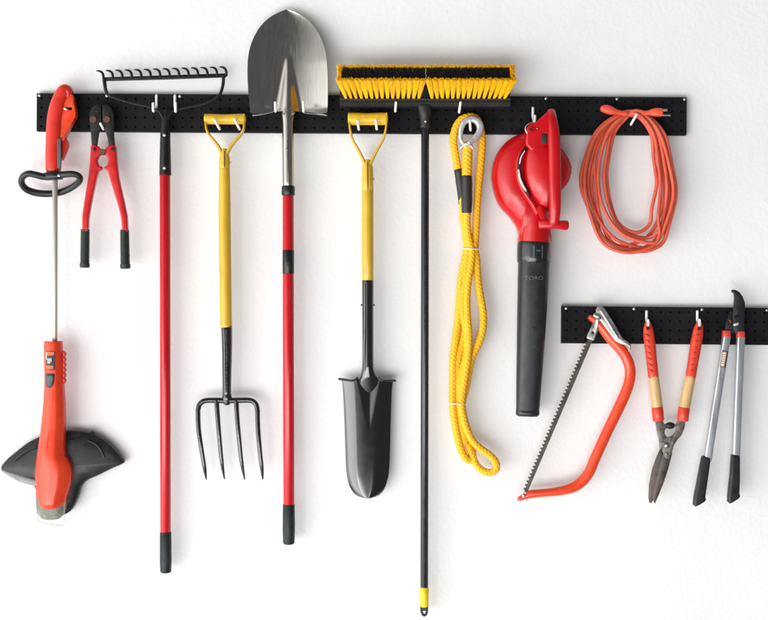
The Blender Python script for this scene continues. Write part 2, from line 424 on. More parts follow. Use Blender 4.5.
b = BM(); tube(b, [(45, 176.6, .074, 3.9, 5), (50, 176, .074, 4.2, 6), (55, 175.6, .074, 4.3, 6.5), (61.5, 175.4, .074, 4.0, 5.5)], n=4, seg=16, cap=0, ex=3)
clamp = obj('clamp', b, 'blk_plastic', t)
b = disc(BM(), 59.2, 175.4, 1.5, .088, .0915); obj('clamp_screw', b, 'screw', clamp)
# guard
def gp(s): return (1-s**2.4)**.6 if s < 1 else 0
go = [(1, 469), (6, 460.5), (16, 452), (26.6, 443.6), (38, 437.5), (52, 432.5), (67, 430.6), (80, 431.2), (89, 432.6), (97.5, 436), (106, 441.5), (115, 450), (123.2, 460.5), (122.5, 463.8), (112, 468.5), (99, 475), (87, 480.5), (81, 487), (77.5, 498), (72, 509), (65, 514.5), (55, 516.5), (44, 514.5), (38, 508), (36, 496), (34, 486), (20, 481), (9, 476)]
b = inflate(BM(), go, (58, 466), .030, .021, gp, n=4, rings=16, back=.014)
guard = obj('cutting_guard', b, 'blk_dusty', t, angle=50)
obj('guard_knob', tube(BM(), [(92.6, 433.6, .026, 2.6), (92.6, 433.6, .036, 2.6)], n=1, seg=14, ref=(1, 0, 0)), 'blk_plastic', guard)
b = tube(BM(), [(2.5, 470.3, .031, 1.2, 1.4), (10, 474.3, .036, 2.6, 1.6), (20, 478.4, .041, 3.3, 1.8), (28, 481.2, .044, 3.4, 1.8), (37, 483.2, .046, 3, 1.8)], n=5, seg=12, cap=1)  # strip painting the lit inside of the worn rim as paler grey
obj('worn_lit_edge', b, 'worn_lit_rim', guard, label='worn lower edge of the guard, its lit inside painted paler grey')
for rp_ in ([(14, 462, .0420, .9, .8), (20, 456, .0455, .9, .8), (28, 450.5, .0480, .9, .8), (36, 447, .0495, .9, .8)],
            [(88, 440.5, .0455, .9, .8), (94.5, 443.5, .0455, .9, .8), (100, 449, .0450, .9, .8), (104.5, 457.5, .0440, .9, .8)],
            [(68, 440, .0460, .8, .8), (75, 439.6, .0460, .8, .8), (81, 436, .0430, .8, .8)]):
    obj('guard_ridge', tube(BM(), rp_, n=4, seg=8, cap=1), 'blk_plastic', guard)
b = tube(BM(), [(51.5, 498, .05, 15, 14), (51.5, 506, .05, 14.6, 14), (51.8, 511.5, .048, 13.6, 12), (52.2, 515, .045, 11, 9)], n=3, seg=26, cap=0, ex=2.6)
spool = obj('spool_cap', b, 'gry_dirty', t, label='dirty grey spool cap speckled with grass')
# motor housing
HR = [(341.8, 53.2, 8.9), (344, 53.3, 9.3), (365, 54, 9.7), (380, 54.4, 9.8), (400, 54.6, 10.9), (420, 54, 12), (438, 52.9, 13.0), (455, 52.2, 15), (464, 53.4, 18), (470, 54.3, 19.2), (478, 54.2, 18.9), (486, 53.6, 17.6), (494, 52.6, 15.9), (502, 51.7, 14.7), (505.5, 51.4, 13.7)]
def hr(y):
    for a, c in zip(HR, HR[1:]):
        if a[0] <= y <= c[0]:
            q = (y-a[0])/(c[0]-a[0]); return a[1]+(c[1]-a[1])*q, a[2]+(c[2]-a[2])*q
    return HR[-1][1:]
def octf(ph):
    g = ((ph+math.pi/8) % (math.pi/4))-math.pi/8
    return (math.cos(math.pi/8)/math.cos(g))**.6
def hs(x, y):
    c, r = hr(y); rb = min(r*1.05, 16)/S; u = min(.97, abs(x-c)/r); lo, hi = 0, math.pi/2
    for _ in range(30):
        m = (lo+hi)/2
        if math.cos(m)*octf(m) > u: lo = m
        else: hi = m
    return .055+rb*math.sin(lo)*octf(lo)*(D-.055)/D
b = tube(BM(), [(c, y, .055, r, min(r*1.05, 16)) for y, c, r in HR], n=4, seg=48, cap=0, mod=lambda q, ph: octf(ph))
hous = obj('motor_housing', b, 'trim_orange', t, angle=50)
b = BM()
tube(b, [(50.2, 344, hs(50.2, 344)-.0006, .30, .5), (50.4, 370, hs(50.4, 370)-.0006, .30, .5), (50.2, 400, hs(50, 400)-.0006, .3, .5), (48.6, 430, hs(48.6, 430)-.0006, .35, .5), (46.8, 455, hs(46.8, 455)-.0006, .35, .5), (46.6, 480, hs(46.6, 480)-.0006, .35, .5), (47.8, 503, hs(47.8, 503)-.0006, .35, .5)], n=4, seg=8, cap=1)
obj('seam', b, 'trim_red', hous)
b = BM()
for i in range(6): tube(b, [(63.2, 352+i*5.2, .058, 1.5, 3), (64.6, 354+i*5.2, .058, 1.9, 4), (64.2, 356.2+i*5.2, .058, 1.5, 3)], n=3, seg=10, cap=1)
obj('grip_ribs', b, 'trim_red', hous)
lab = obj('label_plate', patch(BM(), [(47.90, 350.8), (57.30, 350.8), (57.70, 369.6), (48.30, 369.6)], hs, sub=8), 'lab_black', hous)
obj('label_band', patch(BM(), [(48.30, 351.6), (56.70, 351.6), (56.70, 355.2), (48.30, 355.2)], hs, off=.0014, sub=6), 'lab_orange', hous)
obj('label_band', patch(BM(), [(48.70, 365.2), (55.90, 365.2), (55.90, 368.6), (48.70, 368.6)], hs, off=.0014, sub=6), 'lab_orange', hous)
b = BM()
for q in ([(48.3, 351.8), (49.1, 351.8), (49.2, 359.4), (48.4, 359.4)], [(50.2, 358), (51.0, 358), (51.0, 362.8), (50.2, 362.8)], [(51.8, 358), (52.6, 358), (52.6, 362.8), (51.8, 362.8)], [(53.4, 358), (54.1, 358), (54.1, 361.4), (53.4, 361.4)], [(50.2, 361.9), (53, 361.9), (53, 362.8), (50.2, 362.8)]):
    patch(b, q, hs, off=.0018, sub=2)
obj('label_lettering', b, 'lab_white', hous)
def curved_plate(outline, surf, off):   # small raised cover following the housing
    b = BM(); cx = sum(p[0] for p in outline)/len(outline); cy = sum(p[1] for p in outline)/len(outline)
    o = [p[:2] for p in cr(outline, 4, True)]; rs = []
    for s, h in ((1, -.002), (1, off*.6), (.93, off), (.6, off), (.3, off), (.02, off)):
        rs.append([b.verts.new(P(cx+(x-cx)*s, cy+(y-cy)*s, surf(cx+(x-cx)*s, cy+(y-cy)*s)+h, K0)) for x, y in o])
    for a, c in zip(rs, rs[1:]):
        for k in range(len(o)): b.faces.new((a[k], a[(k+1) % len(o)], c[(k+1) % len(o)], c[k]))
    b.faces.new(rs[-1])
    return b
b = curved_plate([(47.20, 373.6), (51.80, 373.2), (56.60, 373.6), (56.80, 379), (55.80, 384.5), (52.20, 387.6), (48.60, 385.5), (47.20, 380)], hs, .0014)
sw = obj('button_surround', b, 'lab_black', hous)
b = curved_plate([(48.60, 375.2), (51.80, 375), (55.20, 375.2), (55.40, 379), (54.60, 383.4), (52.10, 385.8), (49.60, 384), (48.60, 380)], hs, .003)
obj('button', b, 'grey_button', hous)
b = BM()
tube(b, [(36.6, 499, .075, .38), (36.6, 508, .085, .38), (37.6, 517, .09, .38), (39, 521, .09, .38), (50, 524.4, .092, .38), (61.5, 525.4, .09, .38), (63.6, 524, .09, .38), (64.2, 516, .088, .38), (64.4, 508, .08, .38), (65, 500, .070, .38)], n=5, seg=8, cap=1)
obj('wire_guard', b, 'shaft_metal', t)

# ------------------------------------------------------------------ bolt cutters
t = thing('bolt_cutters', 'red bolt cutters with black jaws and dark green ribbed grips', 'bolt cutters', (103, 120, .05))
b = plate(BM(), [(101.6, 104.4), (97.5, 104.3), (93, 107), (90, 112), (89.2, 119), (90.6, 128), (91.3, 137), (92, 149), (97.2, 148), (98.2, 139), (99.8, 130.5), (100.5, 124.5), (102, 122.5), (101.9, 112)], .045, .056, 1.3)
j = obj('jaw', b, 'cut_black', t)
obj('bolt', disc(BM(), 93.6, 119.6, 3.3, .055, .0595, 0), 'rust', j)
b = plate(BM(), [(102.6, 104.6), (107, 105), (111.8, 108.5), (114.3, 114), (114.6, 121), (114, 131), (114.6, 140), (115.3, 149), (109.2, 148), (107.8, 138), (105.6, 131), (103.8, 128), (102.6, 122.5), (102.5, 112)], .045, .056, 1.3)
j = obj('jaw', b, 'cut_black', t)
obj('bolt', disc(BM(), 107.2, 119.4, 3.3, .055, .0595, 0), 'rust', j)
b = plate(BM(), [(91.4, 147), (94, 144.4), (98.3, 146), (102.2, 150), (102.6, 154.2), (99.4, 156.4), (97.6, 160.6), (99, 165.4), (102.4, 166.9), (102.8, 168.4), (101.8, 169.8), (98.9, 171.4), (97.4, 176), (94.6, 189), (91.4, 205), (89.2, 218), (88.6, 232), (82.6, 232), (82.8, 216), (85.6, 197), (89.0, 177), (90.6, 162)], .040, .062, 2.2, segs=4)
l1 = obj('lever', b, 'cut_red', t)
b = plate(BM(), [(116.4, 147), (113, 144.4), (108.8, 146), (104.9, 150), (104.4, 154.2), (107.4, 156.4), (109.0, 160.6), (107.8, 165.4), (105.0, 166.9), (104.5, 168.4), (105.4, 169.8), (108.2, 171.4), (110.2, 178), (114.4, 192), (119, 207), (121.6, 218), (122.6, 232), (128.4, 232), (127.6, 216), (124, 199), (119.4, 179), (117.4, 162)], .041, .063, 2.2, segs=4)
l2 = obj('lever', b, 'cut_red', t)
obj('bolt', disc(BM(), 103.3, 152.2, 3.1, .056, .0655, 0), 'rust', t)
obj('rivet', disc(BM(), 94.6, 149.4, 1.9, .061, .0645), 'cut_black', l1)
obj('rivet', disc(BM(), 112.6, 149.4, 1.9, .062, .0655), 'cut_black', l2)
def ribbed(x0, x1, y0, y1, r0, r1, d):
    b = BM(); n = 88; c = []
    for i in range(n+1):
        q = i/n; rr = r0+(r1-r0)*q
        if q < .90: rr *= 1+(.055 if (i % 4) < 2 else -.055)
        else: rr += .55
        c.append((x0+(x1-x0)*q, y0+(y1-y0)*q, d, rr))
    return tube(b, c, n=1, seg=20, cap=0)
obj('grip', ribbed(85.2, 84.8, 230, 266.6, 4.4, 4.5, .051), 'grip_green', t, angle=25)
obj('grip', ribbed(124.6, 125.3, 230.6, 267.6, 4.4, 4.7, .052), 'grip_green', t, angle=25)

# ------------------------------------------------------------------ rake
t = thing('garden_rake', 'black bow rake hung head up on a long red handle', 'rake', (165, 120, .045))
obj('handle', tube(BM(), [(165.0, 172, .046, 5.3), (165.2, 350, .044, 5.3), (165.5, 535, .042, 5.3)], n=1, seg=28), 'red_glass', t)
obj('end_grip', tube(BM(), [(165.6, 532.4, .042, 5.7), (165.7, 560, .042, 5.9), (165.8, 571.5, .042, 5.6)], n=1, seg=28), 'grip_end', t)
b = tube(BM(), [(166.2, 110, .046, 2.0), (166, 116, .046, 3.2), (165.6, 124, .046, 4.6), (165.3, 140, .046, 5.2), (165.3, 172, .046, 5.9), (165.3, 174.4, .046, 6.1)], n=3, seg=26)
f = obj('ferrule', b, 'rake_blk', t)
for y in (135, 168): obj('rivet', disc(BM(), 164.6, y, 1.5, .060, .0635), 'screw', f)
b = BM()
tube(b, [(164.6, 123, .05, 1.7), (161.6, 115, .053, 1.3), (157, 110, .055, 1.0), (148, 106.8, .055, .85), (134, 103.8, .05, .85), (119, 99.5, .045, 1.0), (109, 95.4, .042, 1.3), (106, 90.5, .040, 1.7), (104.9, 85, .038, 1.9), (104.2, 78.5, .036, 2)], n=8, seg=12)
tube(b, [(166.6, 123, .05, 1.7), (169.4, 115, .050, 1.6), (175, 110.5, .047, 1.5), (186, 107.6, .045, 1.4), (200, 105, .043, 1.4), (212, 100.5, .042, 1.4), (219, 95.5, .040, 1.5), (222, 89, .038, 1.6), (223.3, 82, .036, 1.7), (223.5, 76, .036, 1.7)], n=8, seg=12)
obj('bow', b, 'rake_blk', t)
b = plate(BM(), [(102.2, 77.2), (165, 75.2), (225.8, 73.2), (226, 77.4), (165, 79.6), (102.4, 81.2)], .0335, .0385, .7)
obj('head_bar', b, 'rake_blk', t)
for i in range(14):
    x = 96.6+i*9.46; y = 70.6-i*.30
    b = tube(BM(), [(x+6.9, y+8.6, .036, 1.6, 1.3), (x+6.7, y+4.8, .038, 1.6, 1.3), (x+5.6, y+2.0, .046, 1.4, 1.2), (x+3.4, y+.5, .058, 1.15, 1), (x+.2, y+.1, .076, .6, .6)], n=5, seg=10, cap=1, ref=(1, 0, 0))
    obj('tine', b, 'rake_blk', t)

# ------------------------------------------------------------------ D grip (fork, spade)
def dgrip(t, xl, xr, yt, yb, xm, ym, yend, rr):
    b = tube(BM(), [(xl, (yt+yb)/2, .058, (yb-yt)/2*.86, 5), (xl+3, (yt+yb)/2, .058, (yb-yt)/2, 5.4), ((xl+xr)/2, (yt+yb)/2+.3, .058, (yb-yt)/2*.96, 5.6), (xr-3, (yt+yb)/2, .058, (yb-yt)/2, 5.4), (xr, (yt+yb)/2, .058, (yb-yt)/2*.86, 5)], n=6, seg=24, cap=0)
    obj('hand_grip', b, 'yel_grip', t, angle=45)
    b = BM()
    for s, xx in ((1, xl), (-1, xr)):
        e = xm-s*2.6; w = e-(xx+s*1)
        tube(b, [(xx+s*.4, yt+1, .058, 1.1, 4.6), (xx+s*.5, yb-1, .058, 1.1, 4.6), (xx+s*1.2, yb+5, .058, 1.15, 4.4), (xx+w*.24, yb+(ym-yb)*.42, .056, 1.3, 4.2), (xx+w*.58, yb+(ym-yb)*.68, .054, 1.5, 4.2), (xx+w*.86, yb+(ym-yb)*.92, .052, 1.7, 4.2), (e, ym+5, .050, 1.8, 4.2), (e, ym+9, .050, 1.8, 4.2)], n=6, seg=14, cap=0, ex=3)
    obj('yoke', b, 'yel', t)
    b = tube(BM(), [(xm, ym+.5, .050, rr*.62, 4.6), (xm, ym+6, .050, rr*.92, 5.4), (xm, ym+10, .050, rr+.3, rr+.3), (xm, yend, .050, rr+.5, rr+.5)], n=2, seg=26)
    f = obj('socket', b, 'yel', t)
    b = tube(BM(), [(xm-.2, ym+2, .050+4.9/S, .45, .7), (xm, ym+9, .050+(rr+.2)/S, .45, .7), (xm+.1, yend-.5, .050+(rr+.3)/S, .4, .7)], n=2, seg=8)
    obj('seam', b, 'blow_d', f)
    b = tube(BM(), [(xm+rr+.2, (ym+yend)/2+4, .052, 1.1), (xm+rr+1.4, (ym+yend)/2+4, .052, 1.1)], n=1, seg=10, ref=(0, 0, 1))
    obj('rivet', b, 'yel', f)

t = thing('digging_fork', 'four tined black digging fork with yellow D handle', 'garden fork', (225, 120, .055))
dgrip(t, 205.4, 244.8, 113.6, 124.2, 224.5, 149, 168, 5.1)
obj('handle', tube(BM(), [(224.6, 166, .050, 5.3), (224.6, 190, .049, 5.9), (225, 250, .047, 6.1), (225.8, 310, .045, 6.0), (226.2, 327, .045, 5.9)], n=3, seg=28), 'yel', t)
f = obj('ferrule', tube(BM(), [(226.6, 326, .045, 5.6), (227, 345, .045, 5.2), (226.9, 375, .045, 4.6), (226.8, 396, .045, 4.2)], n=3, seg=26), 'fork_blk', t)
obj('seam', tube(BM(), [(224.2, 329, .0585, .8), (224.9, 350, .0575, .9), (225.2, 375, .0563, .9), (225.6, 392, .0552, .8)], n=4, seg=8, cap=1), 'fork_blk', f)
b = BM(); tube(b, [(226.9, 392, .045, 3.6, 4), (227, 398, .045, 5.2, 4.5), (227, 402, .045, 4, 3.6)], n=5, seg=20, cap=1)
tube(b, [(226, 400.6, .046, 3, 3), (216, 400.4, .046, 2.9, 2.6), (208.4, 400.4, .046, 2.8, 2.5), (203, 401.5, .046, 2.7, 2.5), (199.4, 405, .046, 2.6, 2.5), (198, 410.6, .047, 2.5, 2.5)], n=7, seg=16)
tube(b, [(227, 400.6, .046, 3, 3), (238, 400.4, .046, 2.9, 2.6), (247.2, 400.2, .046, 2.8, 2.5), (252.6, 401.2, .046, 2.7, 2.5), (256.2, 404.8, .046, 2.6, 2.5), (257.5, 410.6, .047, 2.5, 2.5)], n=7, seg=16)
obj('crossbar', b, 'fork_blk', t, angle=60)
for c in ([(198, 410.4), (198.6, 428), (201.6, 450), (204.6, 468), (206.2, 479)], [(216.6, 401), (217.6, 415), (219.4, 438), (221.8, 462), (224.4, 478.6)], [(236.4, 401), (237, 415), (239, 438), (241.6, 462), (244.6, 479)], [(257.5, 410.4), (258, 428), (259.8, 450), (261.8, 468), (262.8, 479)]):
    dd = [.047, .050, .050, .044, .034]; rr = [2.5, 2.4, 2.3, 2.0, .8]
    obj('tine', tube(BM(), [(x, y, dd[i], rr[i], rr[i]) for i, (x, y) in enumerate(c)], n=7, seg=14, cap=1, ex=2.4), 'fork_blk', t, angle=60)

# ------------------------------------------------------------------ steel shovel
t = thing('round_shovel', 'round point shovel with bare steel blade up and long red handle', 'shovel', (288, 112, .05))
rows = [(112.6, 251.6, 327.6), (108, 251, 328), (100, 250, 328.2), (85, 248.9, 328.2), (72, 248.6, 327.8), (60, 249, 326.8), (50, 250.4, 325), (41, 253, 322), (32, 257, 317.6), (25, 261.6, 312.8), (19, 267, 307), (14.5, 273, 300.6), (11.2, 279, 294.4), (9.2, 283.6, 290), (8.3, 286.4, 287.2)]
def sd(x, y, u):
    q = max(0, min(1, (112-y)/104)); tt = max(0, min(1, (113-y)/56)); wf = 3.5+12*(1-tt)**1.1
    xc = 288.2; h = 0
    if y > 55:
        w = abs(x-xc)/wf
        if w < 1: h = .023*(1-tt)**.75*(math.cos(math.pi*w)*.5+.5)
    c = .030*u*u*(1-.35*q)*min(1, 1.6*(1-q)+.15)
    lip = .006*max(0, (y-109)/4)
    return .038+c+h-.012*q*q+.006*math.sin(q*3.1)+lip*abs(u)
def sy(u, y): return (3.2*min(1, abs(u)*1.3)**2-1.0)*max(0, (y-96)/17)
b = sheet(BM(), rows, sd, n=5, cols=90, th=.0022, yoff=sy)
bl = obj('blade', b, 'steel', t, angle=50)
for xa, xb_ in ((253, 273), (304, 326.6)):
    b = tube(BM(), [(xa, 115.3 if xa < 280 else 112.6, .058, 1.1, 2.2), ((xa+xb_)/2, 114 , .050, 1.1, 2.4), (xb_, 111.8 if xa < 280 else 115.2, .045 if xa < 280 else .058, 1.1, 2.2)], n=5, seg=10, cap=1)
    obj('foot_step', b, 'steel', bl)
b = tube(BM(), [(288.2, 103, .040, 4.5, 4), (288.3, 108, .044, 6.4, 5), (288.2, 114, .047, 7.1, 5.6), (287.9, 124, .047, 6.2, 5.8), (288, 150, .047, 5.8, 5.8), (288.2, 188, .047, 5.6, 5.6)], n=4, seg=28)
f = obj('socket', b, 'steel', t)
obj('seam', tube(BM(), [(287, 140, .0622, .3, .3), (288.6, 186, .0618, .3, .3)], n=1, seg=6), 'worn_steel', f)
obj('rivet', disc(BM(), 287, 149, 1.4, .061, .0645), 'worn_steel', f)
obj('handle', tube(BM(), [(288.2, 190, .047, 5.6), (288.4, 350, .045, 5.6), (288.9, 508, .043, 5.6)], n=1, seg=28), 'red_glass', t)
obj('ferrule', tube(BM(), [(288.2, 186.8, .047, 6.7), (288.2, 194.6, .047, 6.7)], n=1, seg=28), 'blk_glass', t)
obj('band', tube(BM(), [(288.3, 250.4, .0464, 5.85), (288.3, 273.4, .0464, 5.85)], n=1, seg=28), 'blk_glass', t)
obj('end_grip', tube(BM(), [(288.8, 504.8, .043, 6.0), (288.8, 530, .043, 6.2), (288.8, 543, .043, 5.8)], n=1, seg=28), 'grip_end', t)

# ------------------------------------------------------------------ drain spade
t = thing('drain_spade', 'narrow glossy black spade with yellow D handle, blade down', 'spade', (367.5, 118, .055))
dgrip(t, 349, 386.8, 112.4, 125, 367.6, 160, 190, 5.3)
obj('handle', tube(BM(), [(367.7, 188, .050, 5.7), (367.6, 230, .048, 5.8), (367.8, 282, .045, 5.7)], n=2, seg=28), 'yel', t)
f = obj('ferrule', tube(BM(), [(367.8, 280.4, .045, 5.9), (367.8, 300, .045, 5.8), (367.9, 340, .045, 5.7), (368, 366, .044, 5.9), (368.2, 374, .043, 7.4, 5), (368.6, 381, .039, 9.4, 4.2), (368.9, 392, .028, 9, 2.5)], n=4, seg=28), 'spade', t)
obj('seam', tube(BM(), [(365, 284, .0592, .7), (365.2, 320, .059, 1.0), (364.6, 345, .059, 1.1), (364.8, 370, .0575, .8)], n=5, seg=8, cap=1), 'spade', f)
for s in (-1, 1): obj('rivet', tube(BM(), [(367.8+s*5.4, 305, .046, 1.0), (367.8+s*6.8, 305, .046, 1.0)], n=1, seg=10, ref=(0, 0, 1)), 'spade', f)
rows = [(379.2, 340.6, 393.8), (384, 342, 392.6), (395, 343, 391.6), (420, 344.2, 390.8), (450, 345.2, 390), (462, 345.6, 389.7)]
for k in range(1, 15):
    an = R(k*6.1)
    yy = 462+36*math.sin(an); hw = 21.9*math.cos(an)**.62; rows.append((yy, 367.6-hw, 367.6+hw))
def pd(x, y, u):
    tt = max(0, min(1, (y-379)/42)); wf = 2+11.5*(1-tt); h = 0
    w = abs(x-369.2)/wf
    if w < 1 and tt < 1: h = -.012*(1-tt)**.5*(math.cos(math.pi*w)*.5+.5)
    q = (y-379)/119
    return .044-.017*abs(u)**2.6+h+.008*q
KS_save = KS
b = sheet(BM(), rows, pd, n=5, cols=80, th=.0025)
bl = obj('blade', b, 'spade', t, angle=50)
b = tube(BM(), [(339.4, 379, .033, 1.5, 3.2), (346, 379.8, .039, 1.5, 3.4), (352.6, 380.6, .044, 1.2, 2.6), (358, 377.6, .046, 1.2, 2.0)], n=5, seg=12, cap=0)
obj('foot_step', b, 'spade', bl)
b = tube(BM(), [(395, 380.6, .033, 1.5, 3.2), (388, 380.4, .039, 1.5, 3.4), (382.6, 380.4, .044, 1.2, 2.6), (378, 377.4, .046, 1.2, 2.0)], n=5, seg=12, cap=0)
obj('foot_step', b, 'spade', bl)

# ------------------------------------------------------------------ push broom
t = thing('push_broom', 'wide push broom with yellow and black bristles and black handle', 'broom', (425, 104, .05))
TH = R(47); bv = Vector((0, -math.sin(TH), math.cos(TH))); wv = Vector((0, -math.cos(TH), -math.sin(TH)))
BO = P(424.6, 92.8, .060); kk = (D-.058)/D/S      # centre of the block's bristle face
def BQ(x, h, w): return BO+Vector(((x-424.6)*kk, 0, 0))+bv*(h*kk)+wv*(w*kk)
b = BM()
def bar(b, x0, x1, h0, h1, w0, w1, bev=1.5):
    tb = bmesh.new(); bmesh.ops.create_cube(tb, size=1)
    for v in tb.verts: v.co = BQ(x0 if v.co.x < 0 else x1, h0 if v.co.y < 0 else h1, w0 if v.co.z < 0 else w1)
    bmesh.ops.bevel(tb, geom=tb.edges[:], offset=bev*kk, segments=3, affect='EDGES', profile=.5)
    join(b, tb)
bar(b, 341.6, 508.2, -8.5, 0, -11.5, 11.5)
blk = obj('block', b, 'block', t)
b = BM(); bar(b, 341.9, 507.9, -2.6, -1.6, -11.8, 11.8, .3); obj('trim_strip', b, 'blk_plastic', blk)
b = text(BM(), 'RUB', 500.5, 103.4, 1.7, lambda x, y: .098) if False else BM()
# fibres
def fibre(b, p, q, r0, r1):
    T = (q-p).normalized(); A = T.cross(Vector((1, .3, 0))).normalized(); Bv = T.cross(A)
    ra = []; rb = []
    for k in range(3):
        a = 2.094*k; o = A*math.cos(a)+Bv*math.sin(a)
        ra.append(b.verts.new(p+o*r0)); rb.append(b.verts.new(q+o*r1))
    for k in range(3): b.faces.new((ra[k], ra[(k+1) % 3], rb[(k+1) % 3], rb[k]))
    b.faces.new(rb)
def tuft(b, xb_, wb, xt, wt, sx, sw, n, L=25.5, r=.30):
    for i in range(n):
        a = random.uniform(0, 6.283); q = math.sqrt(random.random())
        cx, cw = math.cos(a)*q, math.sin(a)*q
        p = BQ(xb_+cx*1.15, 0, wb+cw*1.15)
        l = L+random.uniform(-.9, .9)-(random.random() < .08)*random.uniform(0, 4)+(random.random() < .04)*random.uniform(0, 1.6)
        e = BQ(xt+cx*sx*random.uniform(.8, 1.25), l, wt+cw*sw*random.uniform(.8, 1.3))
        m = (p+e)/2+Vector((random.uniform(-.25, .25)*kk, 0, 0))
        fibre(b, p, m, r*kk, r*kk); fibre(b, m, e, r*kk, r*.8*kk)
by = BM(); bb = BM()
for g, (b0, b1, t0, t1) in enumerate(((346.5, 418.5, 340.0, 421.9), (432, 503.5, 428.6, 511))):
    N = 15
    for i in range(N):
        q = i/(N-1); xb_ = b0+(b1-b0)*q; xt = t0+(t1-t0)*q
        tuft(by, xb_, 9.6, xt, 12.3, 3.2, 2.6, 130)
        tuft(by, xb_, -8.6, xt, -10.8, 3.2, 1.7, 70)
        for w_b, w_t in ((5.0, 6.9), (1.8, 2.6), (-1.5, -2.0), (-5.0, -6.4)):
            if (g == 0 and i == 0) or (g == 1 and i == N-1):
                tuft(by, xb_, w_b, xt, w_t, 2.6, 2.6, 45)
            else:
                tuft(bb, xb_, w_b, xt, w_t, 3.1, 2.4, 60, L=24.6)
obj('bristles', by, 'brs_y', t, label='yellow outer bristles', flat=True)
obj('bristles', bb, 'brs_b', t, label='black inner bristles', flat=True)
b = BM(); tube(b, [(424.6, 105.5, .060, 7.5, 5), (425, 112, .058, 6.4, 5.4), (425.2, 118, .054, 5.4, 5.4), (425.2, 127, .052, 4.9, 5.0)], n=4, seg=22)
sk = obj('handle_socket', b, 'block', t)
obj('screw', disc(BM(), 425.6, 121.5, 1.3, .064, .0685), 'screw', sk)
obj('handle', tube(BM(), [(425.2, 112, .053, 4.0), (424.9, 300, .048, 4.0), (424.3, 590, .042, 3.95)], n=1, seg=24), 'broom_h', t)
obj('collar', tube(BM(), [(424.3, 587.8, .042, 4.35), (424.2, 606, .042, 4.35)], n=1, seg=24), 'broom_y', t)
b = plate(BM(), [(420.2, 605.5), (428.2, 605.5), (428.2, 611.5), (426.8, 615.2), (424.2, 616.6), (421.6, 615.2), (420.2, 611.5)], .036, .048, 1.4, holes=[[(422.2, 610.8), (426.4, 610.8), (424.4, 614.6)]], segs=3)
obj('hanging_cap', b, 'grip_end', t)

# ------------------------------------------------------------------ tow rope
t = thing('tow_rope', 'coiled yellow braided tow rope with galvanised thimble and black sleeve', 'rope', (470, 122, .05))
def braid(s, ph):
    return .96+.10*max(math.sin(4*ph+s*1.55), math.sin(4*ph-s*1.55+1.1))
def rope(pts, r=3.7, n=26):
    return tube(BM(), [p+(r,) for p in pts], n=n, seg=36, cap=1, mod=braid)
obj('rope_strand', rope([(470, 116.5, .042), (463, 118.5, .040), (457.5, 124, .040), (454.2, 133, .040), (453.6, 143, .040), (455.8, 157, .041), (458.4, 172, .042), (461.5, 190, .043), (464, 212, .043), (465.5, 232, .043), (467, 248, .045), (464.4, 262, .048), (461, 280, .046), (459.6, 300, .045), (458, 320, .045), (455, 343, .045), (453, 362, .045), (452.8, 385, .045), (452.6, 403, .047), (454.4, 420, .048), (457.4, 436, .048), (461.2, 450, .048), (466, 458.6, .048), (471.4, 459, .04), (472.5, 452, .034), (469, 440, .034), (463.5, 425, .034), (460, 410, .034), (459.4, 395, .034), (461, 372, .034), (463, 352, .034)]), 'rope', t, angle=80)
obj('rope_strand', rope([(472, 116.5, .042), (477, 119.5, .040), (480.4, 128, .040), (482, 142, .040), (481, 160, .041), (478.8, 182, .042), (477, 205, .043), (476, 228, .043), (475, 248, .045), (476.6, 262, .046), (477.8, 280, .045), (480.6, 298, .045), (483.2, 314, .045), (482.6, 330, .045), (478.6, 343, .044), (472.6, 356, .040), (469, 370, .038), (466, 388, .037), (462, 404, .038), (464, 418, .038), (467.4, 430, .040), (471, 440, .040)]), 'rope', t, angle=80)
obj('rope_strand', rope([(467.2, 209, .056), (467, 225, .055), (469, 240, .054), (471.6, 250, .054), (471.2, 262, .054), (468.6, 278, .055), (466.8, 296, .055), (467.2, 316, .055), (468.8, 334, .055), (468, 354, .054), (465.4, 374, .053), (462.6, 392, .052), (461.4, 404, .052), (463.2, 417, .052), (467, 430, .052), (473, 441.4, .052), (481, 449, .052), (489.6, 455, .052), (495.6, 462.4, .052), (496, 469, .05), (490.6, 472.6, .048), (482.6, 470.6, .046), (476, 464, .045), (472.6, 456, .044), (468, 446, .042)], 3.6), 'rope', t, angle=80)
obj('rope_strand', rope([(462.6, 200, .048), (463.6, 220, .049), (467, 240, .05), (468, 250, .051), (465.6, 266, .05), (464.6, 284, .047), (466, 302, .043), (465.4, 322, .040), (462.8, 340, .040), (458.6, 356, .042), (456.6, 374, .042), (456.6, 400, .042), (458.4, 420, .042), (463, 440, .042)], 3.6), 'rope', t, angle=80)
obj('rope_strand', rope([(474.6, 244, .049), (474, 256, .049), (470, 270, .048), (463.6, 290, .050), (462.4, 312, .050), (466.4, 335, .047), (465.6, 356, .046), (460.4, 378, .046), (459.4, 403, .046), (461, 425, .045), (465, 442, .045)], 3.3), 'rope', t, angle=80)
obj('rope_strand', rope([(467.6, 146, .055), (467.4, 156, .056), (467, 168, .056), (467, 176.5, .056)], 4.9), 'rope', t, angle=80)
obj('sleeve', tube(BM(), [(466.9, 176, .056, 5.2), (466.9, 194, .056, 5.5), (466.6, 212, .056, 5.3)], n=4, seg=20, mod=lambda s, p: 1+.03*math.sin(s*2.2)), 'sleeve', t)
obj('sleeve', tube(BM(), [(458.6, 170, .0425, 4.5), (460.9, 186, .0425, 4.6), (463.4, 204.5, .043, 4.5)], n=4, seg=20, mod=lambda s, p: 1+.03*math.sin(s*2.2)), 'sleeve', t)
b = BM()
